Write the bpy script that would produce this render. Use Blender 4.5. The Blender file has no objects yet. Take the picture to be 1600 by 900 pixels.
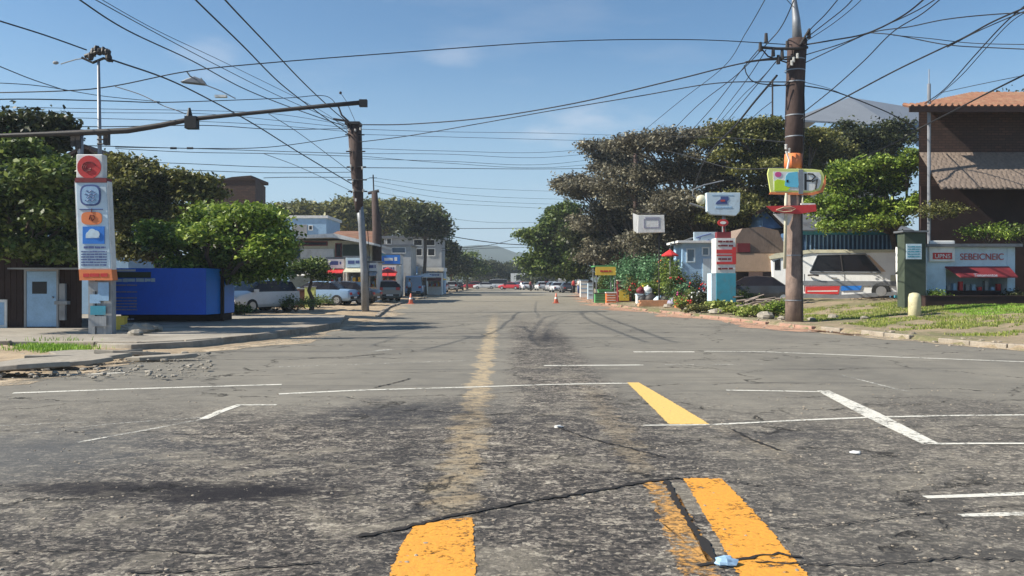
import bpy, math, random
import numpy as np
from mathutils import Vector, Matrix
R = math.radians
C = bpy.context.scene.collection
S = bpy.context.scene

# ------------------------------------------------------------------ camera
F, HOR, CAMZ = 1300.0, 440.0, 1.5
cam_d = bpy.data.cameras.new('camera'); cam = bpy.data.objects.new('camera', cam_d); C.objects.link(cam)
cam.location = (0, 0, CAMZ); cam.rotation_euler = (R(90), 0, 0)
cam_d.sensor_width = 36; cam_d.lens = 36*F/1600; cam_d.shift_y = -10/1600
cam_d.clip_end = 3000; cam_d.clip_start = .05
S.camera = cam

# ------------------------------------------------------------------ world
SUN_AZ, SUN_EL = R(262), R(37)          # azimuth clockwise from +Y, elevation
W = bpy.data.worlds.new('World'); S.world = W; W.use_nodes = True
nt = W.node_tree; nt.nodes.clear(); N = nt.nodes.new; L = nt.links.new
out = N('ShaderNodeOutputWorld'); bg = N('ShaderNodeBackground'); sky = N('ShaderNodeTexSky')
sky.sky_type = 'NISHITA'; sky.sun_disc = False; sky.sun_elevation = SUN_EL; sky.sun_rotation = SUN_AZ
sky.altitude = 0; sky.air_density = 1.0; sky.dust_density = .25; sky.ozone_density = 2.6
tc = N('ShaderNodeTexCoord'); mp = N('ShaderNodeMapping'); mp.inputs['Scale'].default_value = (1.3, 1.3, 5.5)
nz = N('ShaderNodeTexNoise'); nz.inputs['Scale'].default_value = 2.6; nz.inputs['Detail'].default_value = 7; nz.inputs['Roughness'].default_value = .55
L(tc.outputs['Generated'], mp.inputs['Vector']); L(mp.outputs['Vector'], nz.inputs['Vector'])
mp.inputs['Location'].default_value = (.35, .1, .22)
mr = N('ShaderNodeMapRange'); mr.inputs['From Min'].default_value = .52; mr.inputs['From Max'].default_value = .82
mr.inputs['To Max'].default_value = .14
L(nz.outputs['Fac'], mr.inputs['Value'])
mx = N('ShaderNodeMix'); mx.data_type = 'RGBA'
acc = mr.outputs['Result']
for cx, cz, rx, rz, am in ((.075, .186, .085, .026, .30), (-.075, .262, .06, .018, .16), (-.33, .245, .05, .03, .16), (.02, .17, .05, .012, .12)):
    m1 = N('ShaderNodeMapping'); m1.inputs['Scale'].default_value = (1/rx, 0, 1/rz); m1.inputs['Location'].default_value = (-cx/rx, 0, -cz/rz); L(tc.outputs['Generated'], m1.inputs['Vector'])
    l1 = N('ShaderNodeVectorMath'); l1.operation = 'LENGTH'; L(m1.outputs[0], l1.inputs[0])
    n1 = N('ShaderNodeMapping'); n1.inputs['Scale'].default_value = (9, 9, 26); L(tc.outputs['Generated'], n1.inputs['Vector'])
    n2 = N('ShaderNodeTexNoise'); n2.inputs['Scale'].default_value = 1.6; n2.inputs['Detail'].default_value = 6; L(n1.outputs[0], n2.inputs['Vector'])
    a1 = N('ShaderNodeMath'); a1.operation = 'MULTIPLY_ADD'; a1.inputs[1].default_value = 2.2; L(n2.outputs['Fac'], a1.inputs[0]); L(l1.outputs['Value'], a1.inputs[2])
    r1 = N('ShaderNodeMapRange'); r1.interpolation_type = 'SMOOTHSTEP'; r1.inputs[1].default_value = 1.0; r1.inputs[2].default_value = 2.1; r1.inputs[3].default_value = am; r1.inputs[4].default_value = 0; L(a1.outputs[0], r1.inputs[0])
    s1 = N('ShaderNodeMath'); s1.operation = 'ADD'; L(acc, s1.inputs[0]); L(r1.outputs[0], s1.inputs[1]); acc = s1.outputs[0]
L(acc, mx.inputs['Factor'])
mx.inputs[7].default_value = (8.6, 8.3, 8.3, 1)
tn = N('ShaderNodeMix'); tn.data_type = 'RGBA'; tn.blend_type = 'MULTIPLY'; tn.inputs['Factor'].default_value = 1; tn.inputs[7].default_value = (.70, .96, 1.08, 1)
sx = N('ShaderNodeSeparateXYZ'); L(tc.outputs['Generated'], sx.inputs[0]); hz = N('ShaderNodeMapRange'); hz.inputs[1].default_value = -.02; hz.inputs[2].default_value = .30; hz.inputs[3].default_value = .85; hz.inputs[4].default_value = 0; hz.interpolation_type = 'SMOOTHSTEP'
L(sx.outputs[2], hz.inputs[0]); hm = N('ShaderNodeMix'); hm.data_type = 'RGBA'; hm.inputs[7].default_value = (4.1, 5.5, 6.8, 1); L(hz.outputs[0], hm.inputs[0])
L(sky.outputs['Color'], tn.inputs[6]); L(tn.outputs[2], hm.inputs[6]); L(hm.outputs[2], mx.inputs[6])
L(mx.outputs[2], bg.inputs['Color']); bg.inputs['Strength'].default_value = .068
L(bg.outputs['Background'], out.inputs['Surface'])
sd = bpy.data.lights.new('sun', 'SUN'); sd.energy = 5.0; sd.angle = R(.5); sd.color = (1, .93, .80)
sun = bpy.data.objects.new('sun', sd); C.objects.link(sun)
sv = Vector((math.sin(SUN_AZ)*math.cos(SUN_EL), math.cos(SUN_AZ)*math.cos(SUN_EL), math.sin(SUN_EL)))
sun.rotation_euler = sv.to_track_quat('Z', 'Y').to_euler(); sun.location = sv*60
S.view_settings.view_transform = 'Standard'; S.view_settings.look = 'None'
S.view_settings.exposure = 0.86; S.view_settings.gamma = 1

# ------------------------------------------------------------------ helpers
def P(px, py, Y): return Vector(((px-800)*Y/F, Y, CAMZ-(py-HOR)*Y/F))
def G(px, py, z=0.0):
    Y = F*(CAMZ-z)/(py-HOR); return Vector(((px-800)*Y/F, Y, z))
def tag(o, label=None, cat=None, group=None, kind=None):
    if label: o['label'] = label
    if cat: o['category'] = cat
    if group: o['group'] = group
    if kind: o['kind'] = kind
    return o
def thing(name, label, cat, loc, rz=0, group=None):
    o = bpy.data.objects.new(name, None); C.objects.link(o); o.empty_display_size = .2
    o.location = loc; o.rotation_euler = (0, 0, rz); return tag(o, label, cat, group)
def kids(o): return [c for c in C.objects if c.parent == o]
def copy_tree(o, parent=None):
    c = o.copy(); C.objects.link(c); c.parent = parent
    for ch in kids(o): copy_tree(ch, c)
    return c
def off(p):
    v = Vector((0, 0, 0))
    while p is not None: v += p.location; p = p.parent
    return v
class MB:
    def __init__(s): s.v = []; s.f = []; s.m = []; s.cut = [0]
    def add(s, vs, fs, mi=0):
        b = len(s.v); s.v += [tuple(v) for v in vs]; s.f += [tuple(i+b for i in f) for f in fs]; s.m += [mi]*len(fs); return s
    def box(s, x0, x1, y0, y1, z0, z1, mi=0):
        return s.add([(x0,y0,z0),(x1,y0,z0),(x1,y1,z0),(x0,y1,z0),(x0,y0,z1),(x1,y0,z1),(x1,y1,z1),(x0,y1,z1)],
              [(0,3,2,1),(4,5,6,7),(0,1,5,4),(1,2,6,5),(2,3,7,6),(3,0,4,7)], mi)
    def pbox(s, a, b, c, d, Y, th=.05, mi=0):        # rectangle seen at (a,b)-(c,d), built at its own distance Y
        p, q = P(a, d, Y), P(c, b, Y); return s.box(p.x, q.x, Y, Y+th, p.z, q.z, mi)
    def prism(s, pts, z0, z1, mi=0):                 # polygon in plan
        n = len(pts); vs = [(p[0],p[1],z0) for p in pts]+[(p[0],p[1],z1) for p in pts]
        return s.add(vs, [tuple(range(n))[::-1], tuple(range(n,2*n))]+[(i,(i+1)%n,n+(i+1)%n,n+i) for i in range(n)], mi)
    def slab(s, pts, th, ax=1, mi=0):                # polygon in xz (ax=1) or yz (ax=0), extruded
        n = len(pts); d = Vector((0,th,0)) if ax == 1 else Vector((th,0,0))
        vs = [Vector(p) for p in pts]; vs += [v+d for v in vs]
        return s.add(vs, [tuple(range(n)), tuple(range(n,2*n))[::-1]]+[(i,n+i,n+(i+1)%n,(i+1)%n) for i in range(n)], mi)
    def tube(s, pts, r, n=8, cap=True, mi=0):
        pts = [Vector(p) for p in pts]; rs = r if isinstance(r, (list, tuple)) else [r]*len(pts)
        b = len(s.v); ref = Vector((0,0,1)); rings = len(pts)
        for i, p in enumerate(pts):
            t = (pts[min(i+1,rings-1)]-pts[max(i-1,0)]).normalized()
            u = t.cross(ref if abs(t.z) < .9 else Vector((0,1,0))).normalized(); w = t.cross(u)
            for k in range(n):
                a = 2*math.pi*k/n; s.v.append(tuple(p+(u*math.cos(a)+w*math.sin(a))*rs[i]))
        for i in range(rings-1):
            for k in range(n):
                s.f.append((b+i*n+k, b+i*n+(k+1)%n, b+(i+1)*n+(k+1)%n, b+(i+1)*n+k)); s.m.append(mi)
        if cap:
            s.f.append(tuple(b+k for k in range(n))[::-1]); s.f.append(tuple(b+(rings-1)*n+k for k in range(n))); s.m += [mi, mi]
        return s
    def ball(s, c, rx, ry, rz, n=10, m=6, mi=0, jit=0, rnd=random):
        vs = []; fs = []
        for j in range(1, m):
            th = math.pi*j/m
            for k in range(n):
                ph = 2*math.pi*k/n; q = 1+rnd.uniform(-jit, jit)
                vs.append((c[0]+rx*q*math.sin(th)*math.cos(ph), c[1]+ry*q*math.sin(th)*math.sin(ph), c[2]+rz*q*math.cos(th)))
        vs += [(c[0],c[1],c[2]+rz),(c[0],c[1],c[2]-rz)]; T = len(vs)-2
        for j in range(m-2):
            for k in range(n): fs.append((j*n+k, (j+1)*n+k, (j+1)*n+(k+1)%n, j*n+(k+1)%n))
        for k in range(n): fs.append((T, k, (k+1)%n)); fs.append((T+1, (m-2)*n+(k+1)%n, (m-2)*n+k))
        return s.add(vs, fs, mi)
    def disc(s, c, r, th, n=20, mi=0, r2=None):      # disc facing the street (-Y)
        vs = []; r2 = r2 or r
        for y in (0, th):
            for k in range(n):
                a = 2*math.pi*k/n; vs.append((c[0]+r*math.cos(a), c[1]+y, c[2]+r2*math.sin(a)))
        return s.add(vs, [tuple(range(n)), tuple(range(n,2*n))[::-1]]+[(k,n+k,n+(k+1)%n,(k+1)%n) for k in range(n)], mi)
    def corr(s, x0, x1, y, z0, z1, pitch=.12, amp=.03, mi=0):   # corrugated sheet facing -Y
        n = max(4, int((x1-x0)/pitch*4)); vs = []; fs = []
        for i in range(n+1):
            x = x0+(x1-x0)*i/n; yy = y+amp*math.sin(2*math.pi*(x-x0)/pitch)
            vs += [(x,yy,z0),(x,yy,z1),(x,yy+.01,z0),(x,yy+.01,z1)]
        for i in range(n): a = i*4; fs += [(a,a+4,a+5,a+1),(a+2,a+3,a+7,a+6)]
        return s.add(vs, fs, mi)
    def mark(s): s.cut.append(len(s.f)); return s
    def build_each(s, name, mat, parent, smooth=False):   # every connected piece becomes a part of its own
        par = list(range(len(s.v)))
        def fd(i):
            while par[i] != i: par[i] = par[par[i]]; i = par[i]
            return i
        for f in s.f:
            for q in f[1:]: par[fd(q)] = fd(f[0])
        gr = {}
        for f, mi in zip(s.f, s.m): gr.setdefault(fd(f[0]), []).append((f, mi))
        for fs in gr.values():
            u = sorted({i for f, _ in fs for i in f}); k = {x: j for j, x in enumerate(u)}; q = MB(); q.add([s.v[i] for i in u], [tuple(k[i] for i in f) for f, _ in fs])
            mt = mat[fs[0][1]] if isinstance(mat, (list, tuple)) else mat; q.build(name, mt, parent, smooth)
    def build(s, name, mat, parent=None, smooth=False, local=False):
        me = bpy.data.meshes.new(name); o_ = Vector((0,0,0)) if local else off(parent)
        me.from_pydata([(v[0]-o_.x, v[1]-o_.y, v[2]-o_.z) for v in s.v], [], s.f)
        for m in (mat if isinstance(mat, (list, tuple)) else [mat]): me.materials.append(m)
        if any(s.m): me.polygons.foreach_set('material_index', s.m)
        if smooth: me.polygons.foreach_set('use_smooth', [True]*len(me.polygons))
        me.update(); o = bpy.data.objects.new(name, me); C.objects.link(o); o.parent = parent
        return o
def bevel(o, w=.01, seg=2):
    b = o.modifiers.new('bevel', 'BEVEL'); b.width = w; b.segments = seg; b.limit_method = 'ANGLE'; return o
def single(name, mb, mat, label, cat, group=None, smooth=False, loc=None, kind=None):
    o = mb.build(name, mat, None, smooth)
    if loc is not None:
        loc = Vector(loc); o.data.transform(Matrix.Translation(-loc)); o.location = loc
    return tag(o, label, cat, group, kind)
def struct(name, mb, mat, smooth=False): return tag(mb.build(name, mat, None, smooth), kind='structure')

# ------------------------------------------------------------------ materials
def NT(name):
    m = bpy.data.materials.new(name); m.use_nodes = True; t = m.node_tree
    return m, t, t.nodes.new, t.links.new, t.nodes['Principled BSDF']
def mathn(t, op, a, b=None, c=None, clamp=False):
    n = t.nodes.new('ShaderNodeMath'); n.operation = op; n.use_clamp = clamp
    for i, v in enumerate((a, b, c)):
        if v is None: continue
        if isinstance(v, (int, float)): n.inputs[i].default_value = v
        else: t.links.new(v, n.inputs[i])
    return n.outputs[0]
def noise(t, vec, scale, detail=4, rough=.55, dist=0):
    n = t.nodes.new('ShaderNodeTexNoise'); n.inputs['Scale'].default_value = scale; n.inputs['Detail'].default_value = detail
    n.inputs['Roughness'].default_value = rough; n.inputs['Distortion'].default_value = dist
    if vec is not None: t.links.new(vec, n.inputs['Vector'])
    return n.outputs['Fac']
def rng(t, v, a, b, c=0, d=1, smooth=False):
    n = t.nodes.new('ShaderNodeMapRange'); n.inputs[1].default_value = a; n.inputs[2].default_value = b
    n.inputs[3].default_value = c; n.inputs[4].default_value = d
    if smooth: n.interpolation_type = 'SMOOTHSTEP'
    t.links.new(v, n.inputs[0]); return n.outputs[0]
def mixc(t, fac, a, b, mode='MIX'):
    n = t.nodes.new('ShaderNodeMix'); n.data_type = 'RGBA'; n.blend_type = mode
    for k, v in ((0, fac), (6, a), (7, b)):
        if isinstance(v, (int, float)): n.inputs[k].default_value = v
        elif isinstance(v, tuple): n.inputs[k].default_value = v+(1,) if len(v) == 3 else v
        else: t.links.new(v, n.inputs[k])
    return n.outputs[2]
def objco(t): return t.nodes.new('ShaderNodeTexCoord').outputs['Object']
def mapv(t, vec, scale=(1,1,1), loc=(0,0,0)):
    n = t.nodes.new('ShaderNodeMapping'); n.inputs['Scale'].default_value = scale; n.inputs['Location'].default_value = loc
    t.links.new(vec, n.inputs['Vector']); return n.outputs[0]
def bump(t, h, s=.5, d=.02):
    n = t.nodes.new('ShaderNodeBump'); n.inputs['Strength'].default_value = s; n.inputs['Distance'].default_value = d
    t.links.new(h, n.inputs['Height']); return n.outputs[0]
def M(name, col, rough=.75, var=.3, scale=2.5, bmp=.25, metal=0, dirt=None, streak=False, spec=.4):
    m, t, n, l, b = NT(name); co = objco(t)
    a = noise(t, co, scale, 6, .6); f = noise(t, mapv(t, co, (9, 9, 1.2) if streak else (1, 1, 1)), scale*(1.5 if streak else 9), 4, .65)
    v = mathn(t, 'ADD', mathn(t, 'MULTIPLY', a, .55), mathn(t, 'MULTIPLY', f, .45))
    lo = tuple(c*(1-var) for c in col); hi = tuple(min(.9, c*(1+var)) for c in col)
    c = mixc(t, rng(t, v, .3, .7), lo, hi)
    if dirt: c = mixc(t, rng(t, noise(t, co, scale*.8, 7, .7), .5, .72, 0, .75), c, dirt)
    l(c, b.inputs['Base Color']); b.inputs['Roughness'].default_value = rough; b.inputs['Metallic'].default_value = metal
    b.inputs['Specular IOR Level'].default_value = spec
    if bmp: l(bump(t, v, bmp, .02), b.inputs['Normal'])
    return m
def LEAF(name, a, b_, c3, sc=.55):
    m, t, n, l, b = NT(name); co = objco(t)
    g = n('ShaderNodeNewGeometry'); r = g.outputs['Random Per Island']
    c = mixc(t, rng(t, noise(t, co, sc, 3), .35, .65), a, b_)
    c = mixc(t, rng(t, r, .55, 1, 0, .8), c, c3)
    hsv = n('ShaderNodeHueSaturation'); l(c, hsv.inputs['Color']); l(rng(t, r, 0, 1, .55, 1.35), hsv.inputs['Value'])
    l(hsv.outputs[0], b.inputs['Base Color']); b.inputs['Roughness'].default_value = .5; b.inputs['Specular IOR Level'].default_value = .35
    tr = n('ShaderNodeBsdfTranslucent'); l(hsv.outputs[0], tr.inputs['Color']); ms = n('ShaderNodeMixShader'); ms.inputs[0].default_value = .3
    l(b.outputs[0], ms.inputs[1]); l(tr.outputs[0], ms.inputs[2]); l(ms.outputs[0], t.nodes['Material Output'].inputs['Surface'])
    return m
def GLASS(name, col=(.03,.04,.05)):
    m, t, n, l, b = NT(name); b.inputs['Base Color'].default_value = col+(1,); b.inputs['Roughness'].default_value = .08
    b.inputs['Specular IOR Level'].default_value = .8; return m
def PAINT(name, col):
    m, t, n, l, b = NT(name); co = objco(t)
    c = mixc(t, rng(t, noise(t, co, 3, 5), .45, .8, 0, .35), col, tuple(x*.5+.06 for x in col)); l(c, b.inputs['Base Color'])
    b.inputs['Roughness'].default_value = .35; b.inputs['Coat Weight'].default_value = .5; return m
def PLAIN(name, col, rough=.6, metal=0):
    return M(name, col, rough, .12, 4, .05, metal)

# asphalt
def asphalt():
    m, t, n, l, b = NT('asphalt'); co = objco(t)
    sep = n('ShaderNodeSeparateXYZ'); l(co, sep.inputs[0]); X, Y = sep.outputs[0], sep.outputs[1]
    big = noise(t, mapv(t, co, (.55, .3, 1)), .8, 6, .6); mid = noise(t, co, 2.2, 6, .65, .6)
    # crumbled old surface near the corner and down the middle of the street
    near = rng(t, mathn(t, 'ADD', Y, mathn(t, 'MULTIPLY', mathn(t, 'ADD', big, mathn(t, 'MULTIPLY', mid, .5)), 7)), 17.2, 13.2, 0, 1, True)
    nearx = mathn(t, 'MULTIPLY', near, rng(t, mathn(t, 'ADD', X, mathn(t, 'MULTIPLY', big, 1.5)), -3.4, -1.9, .35, 1, True))
    rt = rng(t, mathn(t, 'ADD', X, mathn(t, 'MULTIPLY', mid, 1.0)), 1.6, 2.6, 1, .62, True)
    nearx = mathn(t, 'MULTIPLY', nearx, rt)
    strip = mathn(t, 'MULTIPLY', rng(t, mathn(t, 'ABSOLUTE', mathn(t, 'ADD', mathn(t, 'ADD', X, -.45), mathn(t, 'MULTIPLY', mid, -.5))), .95, .45, 0, .85, True), rng(t, Y, 38, 24, .0, 1))
    old = mathn(t, 'MAXIMUM', nearx, strip)
    vor = n('ShaderNodeTexVoronoi'); vor.inputs['Scale'].default_value = 38; vor.inputs['Randomness'].default_value = 1
    wrp = n('ShaderNodeVectorMath'); wrp.operation = 'ADD'; l(co, wrp.inputs[0])
    nn = n('ShaderNodeTexNoise'); nn.inputs['Scale'].default_value = 14; nn.inputs['Detail'].default_value = 3; l(co, nn.inputs['Vector'])
    sc = n('ShaderNodeVectorMath'); sc.operation = 'SCALE'; sc.inputs['Scale'].default_value = .07; l(nn.outputs['Color'], sc.inputs[0]); l(sc.outputs[0], wrp.inputs[1])
    l(wrp.outputs[0], vor.inputs['Vector'])
    grain = noise(t, co, 42, 8, .8); g2 = noise(t, mapv(t, co, (.7, 1.3, 1)), 7, 7, .75, .8)
    vs = n('ShaderNodeSeparateColor'); l(vor.outputs['Color'], vs.inputs[0])
    h = mathn(t, 'ADD', mathn(t, 'MULTIPLY', vs.outputs[0], .16), mathn(t, 'ADD', mathn(t, 'MULTIPLY', grain, .5), mathn(t, 'MULTIPLY', g2, .5)))
    fine = noise(t, co, 75, 3, .6)
    cr = n('ShaderNodeValToRGB'); l(h, cr.inputs[0]); e = cr.color_ramp.elements
    e[0].position = .45; e[0].color = (.012,.011,.011,1); e[1].position = .70; e[1].color = (.58,.52,.42,1)
    x = cr.color_ramp.elements.new(.545); x.color = (.075,.068,.062,1)
    x = cr.color_ramp.elements.new(.61); x.color = (.18,.152,.128,1)
    smooth_c = mixc(t, rng(t, mathn(t, 'ADD', mathn(t, 'MULTIPLY', big, .6), mathn(t, 'MULTIPLY', mid, .4)), .36, .64), (.155,.145,.125), (.25,.23,.19))
    smooth_c = mixc(t, rng(t, fine, .35, .7, 0, .4), smooth_c, (.075,.072,.068))
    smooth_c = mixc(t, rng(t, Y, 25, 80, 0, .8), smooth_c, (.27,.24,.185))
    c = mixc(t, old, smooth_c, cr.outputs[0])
    # scraped tan residue of an old centre line, two bands along the street
    for cx, sl, hw, y0_, y1_, am in ((-.42, -.012, .21, 4.9, 40, .95), (1.06, .0, .17, 6.2, 13.5, .6), (2.2, -.14, .12, 6.5, 9.5, .45)):
        dx = mathn(t, 'ABSOLUTE', mathn(t, 'ADD', mathn(t, 'ADD', X, -cx), mathn(t, 'ADD', mathn(t, 'MULTIPLY', mathn(t, 'ADD', Y, -8.0), -sl), mathn(t, 'MULTIPLY', mathn(t, 'ADD', mid, -.5), .75))))
        bd = mathn(t, 'MULTIPLY', rng(t, dx, hw, hw*.45, 0, 1, True), mathn(t, 'MULTIPLY', rng(t, Y, y0_, y0_+.9), rng(t, Y, y1_, y1_*.6)))
        bd = mathn(t, 'MULTIPLY', bd, rng(t, mathn(t, 'ADD', mathn(t, 'MULTIPLY', h, .6), mathn(t, 'MULTIPLY', g2, .5)), .50, .64, 0, am))
        c = mixc(t, bd, c, (.43, .335, .21))
    # tonal drift over the old surface
    c = mixc(t, mathn(t, 'MULTIPLY', old, rng(t, big, .42, .6, .4, 0)), c, (.045,.045,.048))
    pt = noise(t, co, 1.3, 8, .72, 1.2)
    c = mixc(t, mathn(t, 'MULTIPLY', old, rng(t, pt, .50, .60, 0, .45)), c, (.030,.028,.028))
    c = mixc(t, mathn(t, 'MULTIPLY', old, rng(t, pt, .48, .38, 0, .42)), c, (.36,.32,.25))
    # long tyre darkening / streaks along the cross street
    st = noise(t, mapv(t, co, (.12, 1.6, 1)), 1.1, 5, .6, .4)
    c = mixc(t, rng(t, st, .55, .72, 0, .5), c, (.05,.048,.048))
    # darker patches with ragged edges, mostly in the left lane
    def dark_patch(cx, cy, rx, ry, a, b_, colr, amt, src):
        v = mapv(t, co, (1/rx, 1/ry, 0), (-cx/rx, -cy/ry, 0)); ln = n('ShaderNodeVectorMath'); ln.operation = 'LENGTH'; l(v, ln.inputs[0])
        d = mathn(t, 'ADD', ln.outputs['Value'], mathn(t, 'ADD', mathn(t, 'MULTIPLY', mid, 1.0), mathn(t, 'MULTIPLY', mathn(t, 'ADD', g2, -.45), 1.8))); return mixc(t, rng(t, d, a, b_, amt, 0, True), src, colr)
    c = dark_patch(-2.35, 5.95, 1.1, .36, .9, 1.7, (.022,.020,.022), .8, c)
    c = dark_patch(-4.4, 7.2, 1.8, 1.4, .7, 1.9, (.06,.068,.08), .55, c)
    c = dark_patch(1.0, 22, 1.0, 4.5, .7, 1.5, (.03,.028,.03), .6, c)
    c = dark_patch(-1.9, 5.9, .9, .33, .8, 1.8, (.014,.012,.015), .8, c)
    c = dark_patch(-3.1, 6.05, .9, .25, .8, 1.7, (.016,.014,.017), .8, c)
    c = dark_patch(-1.3, 9.6, 1.5, 1.3, .7, 1.7, (.035,.036,.042), .6, c)
    c = dark_patch(2.6, 8.1, 1.1, .6, .7, 1.5, (.04,.04,.045), .5, c)
    # cracks
    cv = n('ShaderNodeTexVoronoi'); cv.feature = 'DISTANCE_TO_EDGE'; cv.inputs['Scale'].default_value = .42
    w2 = n('ShaderNodeVectorMath'); w2.operation = 'ADD'; l(mapv(t, co, (.6, 1, 1)), w2.inputs[0]); n3 = n('ShaderNodeTexNoise'); n3.inputs['Scale'].default_value = 1.6; n3.inputs['Detail'].default_value = 8; n3.inputs['Roughness'].default_value = .65; l(co, n3.inputs['Vector'])
    s2 = n('ShaderNodeVectorMath'); s2.operation = 'SCALE'; s2.inputs['Scale'].default_value = .9; l(n3.outputs['Color'], s2.inputs[0]); l(s2.outputs[0], w2.inputs[1]); l(w2.outputs[0], cv.inputs['Vector'])
    ck = mathn(t, 'MULTIPLY', rng(t, cv.outputs['Distance'], .010, .002), rng(t, mid, .46, .60))
    c = mixc(t, mathn(t, 'MULTIPLY', ck, .85), c, (.012,.011,.011))
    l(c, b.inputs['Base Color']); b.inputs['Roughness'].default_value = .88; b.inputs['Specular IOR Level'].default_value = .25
    hh = mathn(t, 'SUBTRACT', mathn(t, 'MULTIPLY', h, rng(t, old, 0, 1, .12, 1)), ck)
    hh = mathn(t, 'ADD', hh, mathn(t, 'MULTIPLY', fine, .1))
    l(bump(t, hh, .9, .03), b.inputs['Normal']); return m
def roadpaint(name, col, a, b_, dirt=.5, s2=2.2, w2=.45):           # worn paint: chips let the asphalt show
    m, t, n, l, b = NT(name); co = objco(t)
    g = noise(t, co, 20, 8, .72); g2 = noise(t, co, s2, 7, .68); v = mathn(t, 'ADD', mathn(t, 'MULTIPLY', g, 1-w2), mathn(t, 'MULTIPLY', g2, w2))
    c = mixc(t, rng(t, noise(t, co, 30, 6, .7), .45, .75, 0, dirt), col, tuple(x*.35+.03 for x in col)); l(c, b.inputs['Base Color'])
    b.inputs['Roughness'].default_value = .75; l(bump(t, g, .6, .015), b.inputs['Normal'])
    l(rng(t, v, a, b_), b.inputs['Alpha']); return m
M_ASPH = asphalt()
M_YEL = roadpaint('yellow_road_paint', (.70,.31,.035), .40, .47, .45)
M_YELW = roadpaint('worn_yellow_road_paint', (.60,.31,.08), .45, .56, .7)
M_TAN = roadpaint('scraped_tan_residue', (.42,.33,.21), .47, .62, .7, 1.1, .62)
M_YEL2 = roadpaint('pale_yellow_road_paint', (.72,.47,.14), .33, .40, .4)
M_WHT = roadpaint('white_road_paint', (.68,.655,.58), .40, .49, .6)
M_WHTW = roadpaint('worn_white_road_paint', (.6,.58,.52), .46, .6, .5)
M_DIRT = M('dry_dirt', (.36,.275,.18), .95, .4, .8, .9, dirt=(.15,.11,.08))
M_DIRTD = M('dark_soil', (.10,.075,.06), .95, .4, 1.2, .8)
M_CONC = M('pavement_concrete', (.30,.27,.225), .9, .3, .9, .5, dirt=(.12,.10,.085))
M_KERB = M('kerb_concrete', (.29,.25,.20), .9, .4, 3, .8, dirt=(.14,.10,.075))
M_RKERB = M('faded_red_kerb', (.33,.20,.15), .9, .3, 3, .6, dirt=(.27,.20,.14))
M_TERR = None
def terrain_mat():
    m, t, n, l, b = NT('verge_soil'); co = objco(t)
    a = noise(t, co, .35, 7, .65); f = noise(t, co, 5, 7, .7)
    c = mixc(t, rng(t, mathn(t, 'ADD', mathn(t, 'MULTIPLY', a, .6), mathn(t, 'MULTIPLY', f, .4)), .46, .56), (.34,.26,.17), (.16,.16,.065))
    c = mixc(t, rng(t, noise(t, co, 14, 5, .7), .4, .75, 0, .6), c, (.13,.10,.075))
    l(c, b.inputs['Base Color']); b.inputs['Roughness'].default_value = .95; l(bump(t, f, .9, .08), b.inputs['Normal']); return m
M_TERR = terrain_mat()
M_BARK = M('bark', (.12,.09,.07), .9, .4, 5, .8, streak=True)
M_BLACK = PLAIN('black_cable_rubber', (.012,.012,.014), .6)
M_STEEL = M('weathered_steel', (.23,.24,.26), .5, .3, 3, .2, .4)
M_DARKM = M('dark_fittings', (.03,.026,.026), .6, .4, 5, .3)
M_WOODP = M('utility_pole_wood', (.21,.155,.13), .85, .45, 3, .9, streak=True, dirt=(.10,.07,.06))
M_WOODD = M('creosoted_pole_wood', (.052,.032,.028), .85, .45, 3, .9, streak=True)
M_CERAM = PLAIN('white_insulator', (.6,.6,.58), .3)
M_TYRE = PLAIN('tyre_rubber', (.02,.02,.02), .85); M_RIM = PLAIN('wheel_rim', (.45,.46,.48), .35, .7)
M_GL = GLASS('dark_glass', (.012,.010,.012)); M_GL.node_tree.nodes['Principled BSDF'].inputs['Specular IOR Level'].default_value = .35; M_GL.node_tree.nodes['Principled BSDF'].inputs['Roughness'].default_value = .2; M_GLB = GLASS('blue_window_glass', (.05,.09,.14))
M_WHITE = M('white_paint', (.70,.70,.68), .6, .12, 3, .1, dirt=(.42,.40,.37))
M_WHITEB = M('pale_blue_board', (.50,.62,.71), .5, .1, 3, .05, dirt=(.36,.42,.46))
M_GREYW = M('grey_render', (.30,.31,.32), .85, .2, 1.5, .4, dirt=(.16,.15,.15), streak=True)
M_RED = M('red_paint', (.50,.035,.035), .5, .2, 4, .1); M_MAROON = M('maroon_paint', (.16,.02,.025), .6, .2, 4, .1)
M_ORANGE = M('orange_paint', (.68,.20,.07), .55, .15, 4, .1); M_BLUE = M('blue_paint', (.02,.17,.58), .5, .15, 4, .1)
M_LBLUE = M('light_blue_paint', (.28,.44,.62), .55, .2, 3, .15); M_TEAL = M('teal_paint', (.05,.28,.38), .55, .2, 3, .15, dirt=(.14,.2,.2))
M_NAVY = M('deep_blue_sheet', (.015,.13,.70), .45, .12, 1.5, .1); M_NAVY2 = M('mid_blue_sheet', (.02,.22,.72), .45, .12, 1.5, .1)
M_YELL = M('yellow_paint', (.70,.47,.06), .6, .2, 3, .1); M_GREEN = M('green_paint', (.08,.30,.10), .6, .2, 3, .1)
M_LIME = M('lime_paint', (.50,.68,.03), .5, .1, 3, .05); M_MAG = PLAIN('magenta_paint', (.55,.08,.25)); M_CYAN = M('sky_blue_paint', (.13,.48,.66), .5, .1, 3, .05)
M_PALEY = M('pale_yellow_paint', (.62,.66,.22), .5, .12, 3, .05)
M_PUR = PLAIN('grey_violet_ink', (.28,.27,.36)); M_INK = PLAIN('dark_blue_ink', (.06,.09,.24)); M_REDINK = PLAIN('red_ink', (.42,.06,.06))
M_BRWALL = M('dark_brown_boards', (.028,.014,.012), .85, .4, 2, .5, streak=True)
M_MARW = M('maroon_brick_wall', (.085,.036,.028), .85, .35, 5, .6)
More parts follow.
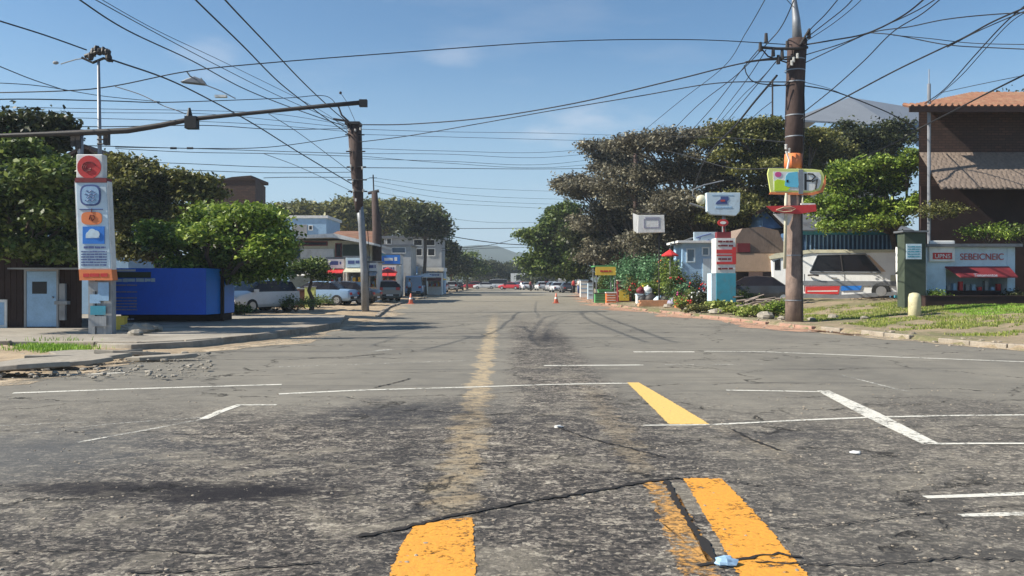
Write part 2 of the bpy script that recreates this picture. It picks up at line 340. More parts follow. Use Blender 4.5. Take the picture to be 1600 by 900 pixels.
def COURSES(name, c1, c2, mort, bw, bh):
    m, t, n, l, b = NT(name); co = objco(t); s_ = n('ShaderNodeSeparateXYZ'); l(co, s_.inputs[0]); k = n('ShaderNodeCombineXYZ')
    l(mathn(t, 'ADD', s_.outputs[0], s_.outputs[1]), k.inputs[0]); l(s_.outputs[2], k.inputs[1]); br = n('ShaderNodeTexBrick'); l(k.outputs[0], br.inputs['Vector'])
    br.inputs['Scale'].default_value = 1; br.inputs['Brick Width'].default_value = bw; br.inputs['Row Height'].default_value = bh; br.inputs['Mortar Size'].default_value = bh*.1
    for q, v in (('Color1', c1), ('Color2', c2), ('Mortar', mort)): br.inputs[q].default_value = v+(1,)
    c = mixc(t, rng(t, noise(t, co, 1.2, 7, .7), .4, .7, 0, .6), br.outputs['Color'], tuple(x*.45 for x in c1)); l(c, b.inputs['Base Color']); b.inputs['Roughness'].default_value = .9
    l(bump(t, br.outputs['Fac'], -.8, .03), b.inputs['Normal']); return m
M_BRICK = COURSES('maroon_shingle_wall', (.085,.045,.034), (.048,.028,.022), (.02,.012,.01), .30, .11)
M_BEIGE = M('beige_board', (.52,.36,.25), .8, .2, 2, .3, streak=True)
M_CREAM = M('cream_render', (.52,.50,.38), .85, .2, 2, .3, dirt=(.3,.27,.2))
M_METR = M('grey_metal_roof', (.15,.16,.175), .5, .25, 1.5, .2, .3, dirt=(.11,.09,.08))
M_TERC = M('terracotta_tiles', (.21,.10,.062), .95, .5, 2.2, .8, dirt=(.26,.20,.12))
M_BLUF = M('blue_sheet_fence', (.07,.14,.26), .6, .5, 2, .3, streak=True)
M_OLIVE = M('dark_green_door', (.045,.060,.040), .7, .3, 3, .3)
M_BLD = M('yellow_bollard_paint', (.58,.53,.33), .7, .25, 5, .5, dirt=(.22,.2,.15))
L_DARK = LEAF('dark_leaves', (.022,.030,.012), (.045,.054,.018), (.085,.10,.035))
L_BRIGHT = LEAF('bright_leaves', (.085,.155,.022), (.19,.29,.035), (.38,.44,.09), .8)
L_OLIVE = LEAF('olive_leaves', (.075,.088,.024), (.15,.155,.04), (.28,.26,.09))
L_GREY = LEAF('grey_brown_leaves', (.10,.09,.065), (.17,.155,.105), (.30,.275,.19))
L_MID = LEAF('mid_green_leaves', (.05,.095,.02), (.105,.155,.033), (.22,.26,.07))
L_GRASS = LEAF('grass_blades', (.16,.23,.035), (.25,.32,.055), (.40,.37,.12), .6)
L_LAWN = LEAF('lawn_blades', (.15,.30,.03), (.22,.38,.04), (.32,.46,.08), .6)
L_MINT = LEAF('mint_leaves', (.06,.16,.07), (.12,.26,.12), (.24,.4,.22), .9)

# ------------------------------------------------------------------ ground
hm_ = MB(); hp = []
for k in range(61):
    x = -700+k*22; px_ = 800+x/900*F; e = max(0, 34*math.exp(-((px_-690)/150)**2)+26*math.exp(-((px_-900)/200)**2)+16+4*math.sin(k*.9)+3*math.sin(k*2.3)); hp.append((x, e*900/F+1.5))
vs_ = []; 
for x, h_ in hp: vs_ += [(x,880,-2),(x,930,h_*.6),(x,1000,h_),(x,1100,-2)]
hm_.add(vs_, [(i*4+j, i*4+4+j, i*4+5+j, i*4+1+j) for i in range(60) for j in range(3)]); struct('hills', hm_, M('hill_woods', (.035,.055,.04), .95, .4, .02, 0), True)
hz_ = MB().box(-1250, 1250, -40, 1300, -3, 75); HZ = bpy.data.materials.new('haze'); HZ.use_nodes = True; tn_ = HZ.node_tree; tn_.nodes.remove(tn_.nodes['Principled BSDF'])
pv = tn_.nodes.new('ShaderNodeVolumePrincipled'); pv.inputs['Color'].default_value = (.72,.82,.92,1); pv.inputs['Density'].default_value = .00055; pv.inputs['Anisotropy'].default_value = .2; tn_.links.new(pv.outputs[0], tn_.nodes['Material Output'].inputs['Volume'])
tag(hz_.build('haze', HZ), 'thin pale blue air haze over the street and hills', 'haze', kind='stuff')
def lerp(a, b, t): return a+(b-a)*t
kr = [(60,13.2),(30,14.2),(20,14.8),(14.5,15.8)]+[tuple(G(*p).xy) for p in ((1600,549),(1400,528),(1241,512),(1100,496),(1000,485),(950,477))]+[(6.3,65),(7.6,90),(8.6,120),(8.8,170),(9,300)]
kl = [(-60,8.2),(-30,9.2),(-12,10.2),(-8.6,11.4)]+[tuple(G(*p).xy) for p in ((0,594),(120,577),(250,555),(420,535),(560,507),(590,497))]+[(-7.0,48),(-8.0,67),(-7.6,93),(-7.9,160),(-8,300)]
g = MB(); g.add([(-1200,-35,-.03),(1200,-35,-.03),(1200,1250,-.03),(-1200,1250,-.03)], [(0,1,2,3)]); struct('ground', g, M_DIRT)
road = MB(); rp = [(x,y,0) for x, y in kr]+[(x,y,0) for x, y in kl[::-1]]+[(-60,-30,0),(60,-30,0)]
road.add(rp, [tuple(range(len(rp)))]); struct('road', road, M_ASPH)
def resample(pts, step):
    o = [pts[0]]
    for a, b in zip(pts, pts[1:]):
        a, b = Vector(a), Vector(b); n = max(1, int((b-a).length/step))
        for i in range(1, n+1): o.append(tuple(a.lerp(b, i/n)))
    return o
def smooth_line(pts, step):
    p = [Vector(q) for q in resample(pts, step)]
    for _ in range(6): p = [p[0]]+[(p[i-1]+p[i]*2+p[i+1])/4 for i in range(1, len(p)-1)]+[p[-1]]
    return p
rs = random.Random(5)
def side(pts):                                       # signed offset normals (to the outside)
    ns = []
    for i in range(len(pts)):
        d = (pts[min(i+1, len(pts)-1)]-pts[max(i-1, 0)]).normalized(); ns.append(Vector((d.y, -d.x)))
    return ns
from mathutils import noise as mn
def rz_right(d, x, y):                               # height of the right verge d metres in from the kerb
    t = min(1, max(0, (d-1.2)/8)); t = t*t*(3-2*t); return .11+.5*t*(1 if y < 110 else .3)+.05*mn.noise(Vector((x*.9, y*.9, 0)))*min(1, d)+.03*mn.noise(Vector((x*3, y*3, 0)))*min(1, d*2)
def rz_left(d, x, y): return .015+min(1, d/1.5)*(.05+.05*mn.noise(Vector((x*1.1, y*1.1, 3))))+.05*abs(mn.noise(Vector((x*3, y*3, 7))))*min(1, d*2)
def verge(name, pts, sgn, hf, mat):
    ns = side(pts); ds = [0,.12,.25,.45,.7,1,1.4,1.9,2.5,3.2,4,5,6,7.5,9,12,16,24,40,80]; mb = MB(); n = len(ds); vs = []
    for p, q in zip(pts, ns):
        for d in ds:
            if sgn > 0: pos = Vector((p.x+d*(1 if p.x < 30 else .2)*.98, p.y+d*max(0,(24-p.y)/10)*.0+0)) if False else p+q*d
            else: pos = p-q*d
            vs.append((pos.x, pos.y, hf(d, pos.x, pos.y)))
    fs = []
    for i in range(len(pts)-1):
        for j in range(n-1):
            a = i*n+j; fs.append((a, a+1, a+n+1, a+n) if sgn > 0 else (a, a+n, a+n+1, a+1))
    mb.add(vs, fs); return struct(name, mb, mat, True)
KR, KL = smooth_line(kr, .5), smooth_line(kl, .5)
# plain plan-grid terrain, height from the distance to the kerb line
def dist_line(x, y, pts):
    best = 1e9
    for i in range(0, len(pts), 1):
        q = pts[i]; d = (q.x-x)**2+(q.y-y)**2
        if d < best: best = d; bi = i
    q = pts[bi]; d = (pts[min(bi+1, len(pts)-1)]-pts[max(bi-1, 0)]).normalized(); nrm = Vector((d.y, -d.x))
    return (Vector((x, y))-q).dot(nrm)
def terrain(name, pts, sgn, hf, mat, xs, ys):
    A = np.array([(p.x, p.y) for p in pts]); D = np.array([(side_n.x, side_n.y) for side_n in side(pts)])
    Zs = {}; vs = []; fs = []
    for j, y in enumerate(ys):
        for i, x in enumerate(xs):
            dd = (A[:,0]-x)**2+(A[:,1]-y)**2; k = int(dd.argmin()); s_ = sgn*((x-A[k,0])*D[k,0]+(y-A[k,1])*D[k,1])
            s_ = math.sqrt(dd[k]) if s_ > 0 else -math.sqrt(dd[k])
            Zs[i, j] = s_; vs.append((x, y, hf(max(0, s_-.12), x, y) if s_ > .1 else -.06))
    nx = len(xs)
    for j in range(len(ys)-1):
        for i in range(nx-1):
            if max(Zs[i,j], Zs[i+1,j], Zs[i,j+1], Zs[i+1,j+1]) > 0: a = j*nx+i; fs.append((a, a+1, a+nx+1, a+nx))
    mb = MB(); mb.add(vs, fs); return struct(name, mb, mat, True)
xsr = list(np.arange(5, 14, .22))+list(np.arange(14, 34, .6))+list(np.arange(34, 120, 4)); ysr = list(np.arange(12, 60, .3))+list(np.arange(60, 130, 1.5))+list(np.arange(130, 301, 10))
terrain('verge', KR, 1, rz_right, M_TERR, xsr, ysr)
xsl = list(np.arange(-120, -34, 4))+list(np.arange(-34, -16, .6))+list(np.arange(-16, -4.6, .2)); ysl = list(np.arange(8, 60, .28))+list(np.arange(60, 130, 1.5))+list(np.arange(130, 301, 10))
terrain('shoulder', KL, -1, rz_left, M_DIRT, xsl, ysl)
def kerb(name, pts, sgn, mat, w=.16, h=.13, gap=.0, i0=0, i1=None, seed=1):
    rr = random.Random(seed); mb = MB(); ns = side(pts); i1 = i1 or len(pts)-1; step = 2
    for i in range(i0, i1-step, step):
        if rr.random() < gap: continue
        a, b = pts[i], pts[i+step]; na, nb = ns[i]*sgn, ns[i+step]*sgn; e = .012; hh = h+rr.uniform(-.02,.015)
        a2, b2 = a.lerp(b, e), b.lerp(a, e); j = rr.uniform(-.015,.015)
        q = [a2+na*j, b2+nb*j, b2+nb*(w+j), a2+na*(w+j)]
        if sgn < 0: q = q[::-1]
        mb.prism([(v.x, v.y) for v in q], -.05, hh)
    o = struct(name, mb, mat); bevel(o, .02, 2); return o
ir = next(i for i, p in enumerate(KR) if p.y > 26 and p.x < 12)
kerb('kerb', KR, 1, M_KERB, i1=ir, gap=.12, h=.115); kerb('kerb', KR, 1, M_RKERB, i0=ir, i1=len(KR)-200, h=.10, gap=.22, seed=3)
il = next(i for i, p in enumerate(KL) if p.y > 35)
kerb('kerb', KL, -1, M_KERB, i0=il, i1=len(KL)-200, h=.1, gap=.15, seed=4)
# raised pavement slab on the left
sl = [G(*p,.0).xy for p in ((-260,552),(-60,546),(60,545),(150,548),(205,551),(300,545),(430,530),(530,512))]
sl = [Vector(v) for v in sl]
mb = MB(); top = .17
poly = [(v.x, v.y) for v in sl]+[(-6.6,33),(-9.0,33.5),(-12,34),(-45,34)]
mb.prism([(x, y) for x, y in poly], -.05, top); o = struct('pavement', mb, M_CONC); bevel(o, .02)
# floor tiles joints are left to the material; kerb stones along the front of the slab
mb = MB(); slk = smooth_line([(v.x, v.y) for v in sl], .5); nsl = side(slk)
for i in range(0, len(slk)-2, 2):
    a, b = slk[i].lerp(slk[i+2], .015), slk[i+2].lerp(slk[i], .015); na = nsl[i]
    if rs.random() < .08: continue
    q = [a+na*.03, b+na*.03, b+na*(-.14), a+na*(-.14)]; mb.prism([(v.x, v.y) for v in q][::-1] if False else [(v.x,v.y) for v in q], -.04, top+.012+rs.uniform(0,.012))
bevel(struct('kerb', mb, M_KERB), .015)
def ztl(x, y): 
    return top
def rzr(x, y):                                       # ground height on the right
    A = min(KR, key=lambda p: (p.x-x)**2+(p.y-y)**2); d = math.hypot(A.x-x, A.y-y); return rz_right(max(0, d-.12), x, y)

# ------------------------------------------------------------------ road markings
def marking(pts, widths, mat, z=.004, jag=.0):
    """stroke through photo points on the asphalt; widths in metres"""
    pts = [G(*p) for p in pts]; mb = MB(); n = len(pts)
    w = widths if isinstance(widths, (list, tuple)) else [widths]*n; vs = []
    for i, p in enumerate(pts):
        d = (pts[min(i+1,n-1)]-pts[max(i-1,0)]).normalized(); nn = Vector((d.y,-d.x,0))*w[i]/2
        vs += [(p.x+nn.x,p.y+nn.y,z),(p.x-nn.x,p.y-nn.y,z)]
    mb.add(vs, [(2*i,2*i+1,2*i+3,2*i+2) for i in range(n-1)]); return struct('road_marking', mb, mat)
def patch(pts, mat, z=.004):
    p0 = [G(*q) for q in pts]; p = []; jr = random.Random(int(pts[0][0])); big = mat in (M_YEL, M_YEL2, M_YELW, M_TAN); jg = 9 if mat == M_TAN else 3 if mat == M_YELW else 1
    for u, v in zip(p0, p0[1:]+p0[:1]):
        k = max(1, min(120, int((v-u).length/.02))) if big else 1
        for i in range(k): p.append(u.lerp(v, i/k)+(Vector((jr.gauss(0,.005)*jg, jr.gauss(0,.006)*jg, 0)) if big else Vector((0,0,0))))
    mb = MB(); mb.add([(v.x,v.y,z) for v in p], [tuple(range(len(p)))]); return struct('road_marking', mb, mat)
patch([(1068,748),(1128,748),(1196,820),(1262,900),(1330,990),(1200,990),(1155,900),(1105,812)], M_YEL)
patch([(1008,754),(1043,752),(1085,820),(1122,895),(1150,960),(1110,960),(1062,895),(1035,815)], M_YELW)
patch([(646,824),(690,814),(738,808),(741,860),(744,900),(750,1000),(560,1000),(606,905),(628,850)], M_YEL, .004)
patch([(980,598),(998,598),(1050,628),(1108,663),(1045,663),(1010,628)], M_YEL2, .0045)
w = [(435,616),(560,610),(740,605),(860,601),(985,599)]; marking(w, [.11,.10,.09,.09,.09], M_WHT)
marking([(20,614.5),(200,608),(440,601)], .11, M_WHT); marking([(-40,591),(60,588),(195,582.5)], [.1,.16,.12], M_WHT)
marking([(-40,667),(40,664),(135,660)], [.06,.06,.02], M_WHTW); marking([(-60,690),(180,662),(330,652)], .05, M_WHTW)
marking([(318,655),(345,643),(374,633),(432,633)], [.10,.11,.12,.10], M_WHT, .0045)
marking([(120,692),(230,672),(318,655)], .06, M_WHTW)
marking([(420,574),(600,568),(750,563)], .07, M_WHTW); marking([(850,571.5),(930,571),(1005,570.5)], .14, M_WHT)
marking([(1005,570),(1200,569.5)], .09, M_WHTW); marking([(990,550),(1085,550)], .18, M_WHT)
marking([(1100,549),(1200,550),(1400,558),(1640,567)], .12, M_WHT); marking([(570,551),(612,546)], .25, M_WHTW)
marking([(600,484),(690,482),(760,480)], .25, M_WHTW); marking([(1005,665),(1110,664),(1250,657),(1370,652),(1500,649.5),(1680,648)], [.05,.075,.075,.075,.075,.07], M_WHT)
marking([(1135,610),(1210,611),(1284,612.5)], .09, M_WHT); patch([(1276,611),(1296,611),(1372,645),(1468,694),(1442,695),(1352,652)], M_WHT, .006)
marking([(1455,694.5),(1530,694),(1680,694)], .07, M_WHT, .0075); marking([(1445,777.5),(1520,775),(1680,769)], [.07,.08,.09], M_WHT)
marking([(1500,806),(1560,804.5),(1680,801)], [.06,.08,.09], M_WHT)
marking([(870,600),(940,598),(985,598.6)], .05, M_WHTW, .0035); marking([(1310,585),(1400,608),(1420,612)], .05, M_WHTW)
# open cracks filled with dirt
def crack(pts, wd, seed):
    rr = random.Random(seed); pp = [G(*p) for p in pts]; q = [pp[0]]
    for a, b in zip(pp, pp[1:]):
        n = max(2, int((b-a).length/.04))
        for i in range(1, n+1): q.append(a.lerp(b, i/n)+Vector((rr.uniform(-.012,.012), rr.uniform(-.018,.018), 0)))
    mb = MB(); vs = []
    for i, p in enumerate(q):
        d = (q[min(i+1,len(q)-1)]-q[max(i-1,0)]).normalized(); nn = Vector((d.y,-d.x,0))*wd*rr.uniform(.25,.75)
        vs += [(p.x+nn.x,p.y+nn.y,.0085),(p.x-nn.x,p.y-nn.y,.0085)]
    mb.add(vs, [(2*i,2*i+1,2*i+3,2*i+2) for i in range(len(q)-1)]); tag(mb.build('road_crack', M_CRACK), kind='structure')
M_CRACK = PLAIN('crack_dirt', (.018,.016,.016), 1)
crack([(560,840),(640,824),(700,808),(760,797),(820,785),(880,776),(940,766),(1010,753),(1060,748)], .045, 1)
crack([(1040,752),(1060,790),(1085,830),(1112,870),(1130,890)], .045, 2)
crack([(1090,886),(1150,876),(1215,866),(1250,872)], .025, 3); crack([(1220,826),(1320,820),(1420,806),(1600,790)], .012, 4)
crack([(870,668),(920,686),(980,700),(1040,716)], .022, 5); crack([(0,866),(130,860),(260,862),(360,866)], .012, 6)
crack([(200,895),(330,893),(500,880)], .016, 7); crack([(1145,672),(1180,690),(1220,705)], .03, 8)
crack([(1180,880),(1350,885),(1500,872),(1640,880)], .014, 9); crack([(480,560),(540,558),(600,553)], .05, 10); crack([(585,606),(620,598),(640,592)], .03, 11)
def dirt_strip(line, i0, i1, sgn, w0, w1, mat, seed):
    rr = random.Random(seed); ns = side(line); mb = MB(); vs = []
    for i in range(i0, i1):
        n_ = ns[i]*sgn; w = lerp(w0, w1, .5+.5*math.sin(i*.37+seed))*rr.uniform(.7, 1.3); p, q = line[i]+n_*.02, line[i]-n_*w; vs += [(p.x,p.y,.0065),(q.x,q.y,.0065)]
    mb.add(vs, [(2*k,2*k+1,2*k+3,2*k+2) for k in range(i1-i0-1)]); struct('dirt_strip', mb, mat)
M_REDDIRT = roadpaint('reddish_sand', (.50,.29,.19), .40, .52, .3, 1.6, .6); M_SAND = roadpaint('pale_sand', (.48,.38,.26), .42, .54, .4, 1.6, .6)
iA = next(i for i, p in enumerate(KR) if p.y > 23 and p.x < 12); iB = next(i for i, p in enumerate(KR) if p.y > 95)
dirt_strip(KR, iA, iB, 1, .5, 1.5, M_REDDIRT, 2); dirt_strip(KR, 6, iA+6, 1, .3, .8, M_SAND, 5)
jA = next(i for i, p in enumerate(KL) if p.y > 11.5); jB = next(i for i, p in enumerate(KL) if p.y > 70); dirt_strip(KL, jA, jB, -1, .3, 1.0, M_SAND, 7)
# litter on the road
mb = MB(); p = G(1134, 884); mb.ball((p.x, p.y, .022), .06, .045, .025, 8, 5, jit=.25, rnd=rs); single('crushed_can', mb, M_LBLUE, 'crushed blue can lying on the yellow centre line crack', 'can', loc=(p.x,p.y,0))
mb = MB(); p = G(1337, 709); mb.ball((p.x, p.y, .012), .05, .04, .014, 7, 4, jit=.3, rnd=rs); single('paper_scrap', mb, M_WHITE, 'small white paper scrap on bare asphalt right of the yellow line', 'litter', loc=(p.x,p.y,0))
mb = MB(); p = G(872, 668); mb.ball((p.x, p.y, .012), .05, .04, .014, 7, 4, jit=.3, rnd=rs); single('paper_scrap', mb, M_WHITE, 'tiny white scrap lying at the end of a crack mid road', 'litter', loc=(p.x,p.y,0))

# ------------------------------------------------------------------ vegetation
def leaves(rng_, centers, per, spread, size, up=.4):
    n = len(centers)*per; c = np.repeat(np.array(centers), per, 0)+rng_.normal(0, 1, (n,3))*np.array(spread)
    nr = rng_.normal(0, 1, (n,3)); nr[:,2] = np.abs(nr[:,2])+up; nr /= np.linalg.norm(nr, axis=1)[:,None]
    t = np.cross(nr, rng_.normal(0, 1, (n,3))); t /= np.linalg.norm(t, axis=1)[:,None]; b = np.cross(nr, t)
    s = (size*rng_.uniform(.6, 1.35, n))[:,None]
    v = np.empty((n,4,3)); v[:,0] = c-t*s*.6; v[:,1] = c+b*s*.33+nr*s*.08; v[:,2] = c+t*s*.6; v[:,3] = c-b*s*.33+nr*s*.08
    return v.reshape(-1, 3)
def quadmesh(name, v, mat, parent=None):
    me = bpy.data.meshes.new(name); n = len(v)//4; o_ = off(parent); v = v-np.array(o_)
    me.vertices.add(len(v)); me.vertices.foreach_set('co', v.ravel().astype(np.float32)); me.loops.add(len(v)); me.loops.foreach_set('vertex_index', np.arange(len(v), dtype=np.int32))
    me.polygons.add(n); me.polygons.foreach_set('loop_start', np.arange(n, dtype=np.int32)*4)
    me.materials.append(mat); me.update(calc_edges=True); o = bpy.data.objects.new(name, me); C.objects.link(o); o.parent = parent; return o
def blob_points(rng_, blobs, n, lobes=11):
    sub = []
    for b in blobs:
        for k in range(lobes):
            d = rng_.normal(0, 1, 3); d /= np.linalg.norm(d); d[2] = abs(d[2]) if d[2] < -.5 else d[2]
            r = rng_.uniform(.55, .98); s = rng_.uniform(.26, .5)
            sub.append([b[0]+d[0]*b[3]*r, b[1]+d[1]*b[4]*r, b[2]+d[2]*b[5]*r, b[3]*s, b[4]*s, b[5]*s*.85])
        sub.append([b[0], b[1], b[2], b[3]*.6, b[4]*.6, b[5]*.6])
    vol = np.array([s[3]*s[4]*s[5] for s in sub])**.7; vol /= vol.sum(); out_ = []
    for b, k in zip(sub, rng_.multinomial(n, vol)):
        d = rng_.normal(0, 1, (k,3)); d /= np.linalg.norm(d, axis=1)[:,None]; d[:,2] = np.where(d[:,2] < -.3, -d[:,2]*.6, d[:,2])
        r = rng_.uniform(.3, 1.0, k)**.5*rng_.uniform(.85, 1.15, k); out_.append(np.array(b[:3])+d*r[:,None]*np.array(b[3:6]))
    return np.concatenate(out_)
def tree(name, label, base, blobs, nclump, per, size, spread, mat, tr=.16, group=None, seed=1, cat='tree', lean=0):
    rg = np.random.default_rng(seed); rr = random.Random(seed); base = Vector(base); t = thing(name, label, cat, base, 0, group)
    cs = [Vector(b[:3]) for b in blobs]; cen = sum(cs, Vector())/len(cs); zlow = min(c.z-b[5]*.6 for c, b in zip(cs, blobs))
    fork = Vector((lerp(base.x, cen.x, .5), lerp(base.y, cen.y, .5), max(base.z+.5, zlow)))
    mb = MB(); q = [base+Vector((0,0,-.1)), base.lerp(fork, .35)+Vector((rr.uniform(-.1,.1),0,0)), base.lerp(fork, .7)+Vector((rr.uniform(-.12,.12),0,0)), fork]
    mb.tube(q, [tr*1.35, tr, tr*.9, tr*.8], 9)
    for c, b in zip(cs, blobs):
        e = c+Vector((0,0,b[5]*.2)); m1 = fork.lerp(e, .5)+Vector((rr.uniform(-.3,.3),rr.uniform(-.3,.3),rr.uniform(-.1,.3)))
        mb.tube([fork, m1, e], [tr*.55, tr*.36, tr*.12], 6)
        for _ in range(5):
            d = Vector((rr.gauss(0,1), rr.gauss(0,1), abs(rr.gauss(0,.8)))).normalized(); e2 = c+Vector((d.x*b[3], d.y*b[4], d.z*b[5]))*.92
            s_ = m1.lerp(e, rr.random()); mb.tube([s_, s_.lerp(e2, .5)+Vector((0,0,rr.uniform(0,.2))), e2], [tr*.2, tr*.13, tr*.04], 5, False)
    mb.build('trunk', M_BARK, t, True)
    pts = blob_points(rg, blobs, nclump); quadmesh('crown', leaves(rg, pts, per, (spread, spread, spread*.6), size), mat, t); return t
def pblob(px, py, Y, rx, rz, ry=None, dy=0):         # crown lobe seen at (px,py), radii in photo px, built in metres
    p = P(px, py, Y+dy); s = Y/F; return (p.x, p.y, p.z, rx*s, (ry if ry else rx*s*.85), rz*s)
GL_ = 'trees on the left of the street'; GR_ = 'trees on the right of the street'
# left
def zb(Y): return .17 if Y < 34 else .1
tree('broadleaf_tree', 'tall dark tree with feathery black top behind the sign tower at the left edge', (-15.5,27,.17),
     [pblob(30,205,27,70,22), pblob(-20,215,27,60,30), pblob(95,203,27,26,13), pblob(-90,240,27,70,40), pblob(60,225,27,50,20)], 520, 30, .19, .26, L_DARK, .2, GL_, 11)
tree('broadleaf_tree', 'shaded leafy tree in front of the brown shack at the left edge', (-14.9,25.2,.17),
     [pblob(30,265,25,55,40), pblob(85,290,25,36,38), pblob(20,335,25,60,45), pblob(-60,300,25,60,60), pblob(80,350,25,40,44), pblob(-30,230,26,50,25), pblob(20,385,25,70,34,2), pblob(100,400,25,34,24), pblob(110,330,25,30,40), pblob(-60,380,25,60,50), pblob(30,395,23,60,16,1), pblob(105,400,22.9,34,14,.8), pblob(-10,310,22.4,60,50,1.3), pblob(80,285,22.4,42,36,1.2), pblob(95,345,22.5,30,36,1), pblob(-90,330,22,70,60,1.5)], 2000, 30, .15, .18, L_MID, .2, GL_, 12)
tree('broadleaf_tree', 'olive spreading tree just right of the white sign tower', (-13.6,33,.1),
     [pblob(205,285,33,40,36), pblob(250,300,33,48,34), pblob(300,305,33,38,30), pblob(220,345,33,50,40), pblob(185,330,32,30,50), pblob(190,262,33,26,16), pblob(285,350,33,50,30), pblob(200,395,33,60,26)], 1300, 30, .16, .2, L_OLIVE, .22, GL_, 13)
tree('broadleaf_tree', 'bright green rounded tree above the blue container', (-10.6,29.6,.12),
     [pblob(340,365,29,62,40), pblob(405,370,29,50,42), pblob(285,390,29,50,36), pblob(390,410,29,62,30), pblob(320,415,29,60,26), pblob(240,375,29,28,26), pblob(435,395,29,24,34), pblob(370,435,29.3,70,26), pblob(400,352,26.6,46,22,1.2), pblob(425,395,26.2,34,26,1.1), pblob(330,372,26.4,46,24,1.1)], 1700, 30, .135, .17, L_BRIGHT, .2, GL_, 14)
tree('small_tree', 'small round green tree right of the big bright tree', (-9.9,41,.1),
     [pblob(478,425,41,30,20), pblob(495,430,41,18,18)], 150, 24, .15, .18, L_MID, .1, GL_, 15)
# far left treeline above the houses
for i, (a, b, Yd, rx, rz) in enumerate([(440,340,112,34,20),(490,334,114,36,17),(545,330,112,36,18),(600,335,114,40,20),(650,337,114,34,20),(672,352,112,24,22),(570,355,116,40,20),(470,352,116,36,20)]):
    lab = ['first olive treetop behind the pale blue house, beside the bright tree','low olive treetop above the pale blue house roof','olive treetop left of the leaning pole, over the flat roofed house',
        'treetop directly behind the second dark pole','treetop at the right half of the long row over the grey block','rightmost dark treetop over the grey block','dark tree behind the leaning pole, lower than its row','dark tree low behind the pale blue house'][i]
    tree('distant_tree', lab, (P(a,b,Yd).x, Yd, 0), [pblob(a,b,Yd,rx,rz), pblob(a-rx*.6,b+8,Yd,rx*.6,rz*.8), pblob(a+rx*.6,b+10,Yd,rx*.6,rz*.8), pblob(a,b+22,Yd,rx*.9,rz)], 380, 26, .46, .6, L_OLIVE if i < 5 else L_MID, .25, 'trees behind the left houses', 30+i)
for i, (a, b, Yd, rx, rz, lab) in enumerate([(705,408,135,26,20,'dark tree beside the low white arcade'),(730,412,150,28,17,'tree at the far left end of the street'),(850,436,175,40,12,'low dark green thicket behind the far right cars'),(760,432,205,50,12,'low thicket closing the street behind the long white car'),(765,418,190,26,13,'low tree where the street disappears, left of centre'),(800,420,210,26,12,'low tree where the street disappears, at centre'),(690,395,110,16,14,'brownish treetop at the right edge of the grey block'),(664,350,91,30,20,'dark tree standing in front of the grey block')]):
    tree('distant_tree', lab, (P(a,b,Yd).x, Yd, 0), [pblob(a,b,Yd,rx,rz), pblob(a-rx*.4,b+12,Yd,rx*.8,rz), pblob(a+rx*.5,b+12,Yd,rx*.7,rz)], 240, 22, .42, .6, L_DARK if i != 1 else L_MID, .2, 'trees closing the end of the street', 50+i)
# right
tree('large_tree', 'lowest dark green tree of the right row, leaning over the street end', (9.6,82,.2),
     [pblob(840,378,82,38,16), pblob(880,360,82,38,28), pblob(900,395,82,60,38), pblob(850,410,82,34,26), pblob(912,402,82,34,22), pblob(885,335,82,24,14), pblob(868,428,82,52,14)], 1500, 28, .29, .36, L_MID, .3, GR_, 21)
tree('large_tree', 'ragged grey brown tree with its branches reaching left over the street', (12.5,66,.3),
     [pblob(920,305,66,64,22), pblob(895,290,66,34,14), pblob(960,260,66,50,26), pblob(935,232,66,34,14), pblob(975,340,66,66,40), pblob(930,350,66,40,28), pblob(985,395,66,60,30), pblob(1000,300,66,50,40), pblob(1000,405,66,60,26), pblob(945,400,66,40,26)], 1900, 26, .23, .3, L_GREY, .34, GR_, 22)
tree('large_tree', 'broad flat topped grey brown tree behind the two white sign boards', (16,56,.5),
     [pblob(1010,232,56,60,20), pblob(1075,228,56,60,20), pblob(1060,280,56,70,40), pblob(1130,290,56,60,40), pblob(1050,340,56,60,40), pblob(1010,390,56,50,32), pblob(1080,380,58,60,50), pblob(1030,218,56,50,12), pblob(1110,214,56,50,14), pblob(1060,330,55,70,40), pblob(970,300,57,50,40)], 1900, 26, .2, .27, L_GREY, .34, GR_, 23)
tree('large_tree', 'highest grey green tree directly behind the tall utility pole', (20.6,52,.6),
     [pblob(1160,222,52,55,26), pblob(1215,215,52,46,28), pblob(1200,265,52,70,36), pblob(1150,330,52,55,30), pblob(1265,225,52,44,26), pblob(1180,200,52,30,12), pblob(1290,290,54,60,60), pblob(1200,330,54,70,50)], 1900, 26, .19, .25, L_OLIVE, .34, GR_, 24)
tree('large_tree', 'dark tree under the big grey gable between pole and tiled house', (27,58,.6),
     [pblob(1330,225,58,56,30), pblob(1395,222,58,40,30), pblob(1290,250,58,40,30), pblob(1370,262,58,50,26)], 560, 26, .2, .32, L_DARK, .34, GR_, 25)
tree('large_tree', 'sunlit yellow green tree over the blue sheet gate', (21.3,44.6,.6),
     [pblob(1360,275,43,50,26), pblob(1325,300,43,46,30), pblob(1395,295,43,40,34), pblob(1300,335,43,44,26), pblob(1370,335,43,50,26), pblob(1415,260,42,26,22), pblob(1425,330,42,20,26), pblob(1340,355,43,60,16)], 1300, 30, .15, .19, L_BRIGHT, .2, GR_, 26)
tree('large_tree', 'dark dense tree behind the green plants and box sign, below the flat crown', (12.6,70,.3),
     [pblob(950,365,70,60,30), pblob(1010,350,70,60,36), pblob(1075,345,70,60,40), pblob(930,398,70,50,24), pblob(990,400,70,60,28), pblob(1060,395,70,60,30), pblob(1130,350,70,60,40), pblob(975,428,70,50,16)], 1700, 26, .26, .34, L_DARK, .3, GR_, 28)
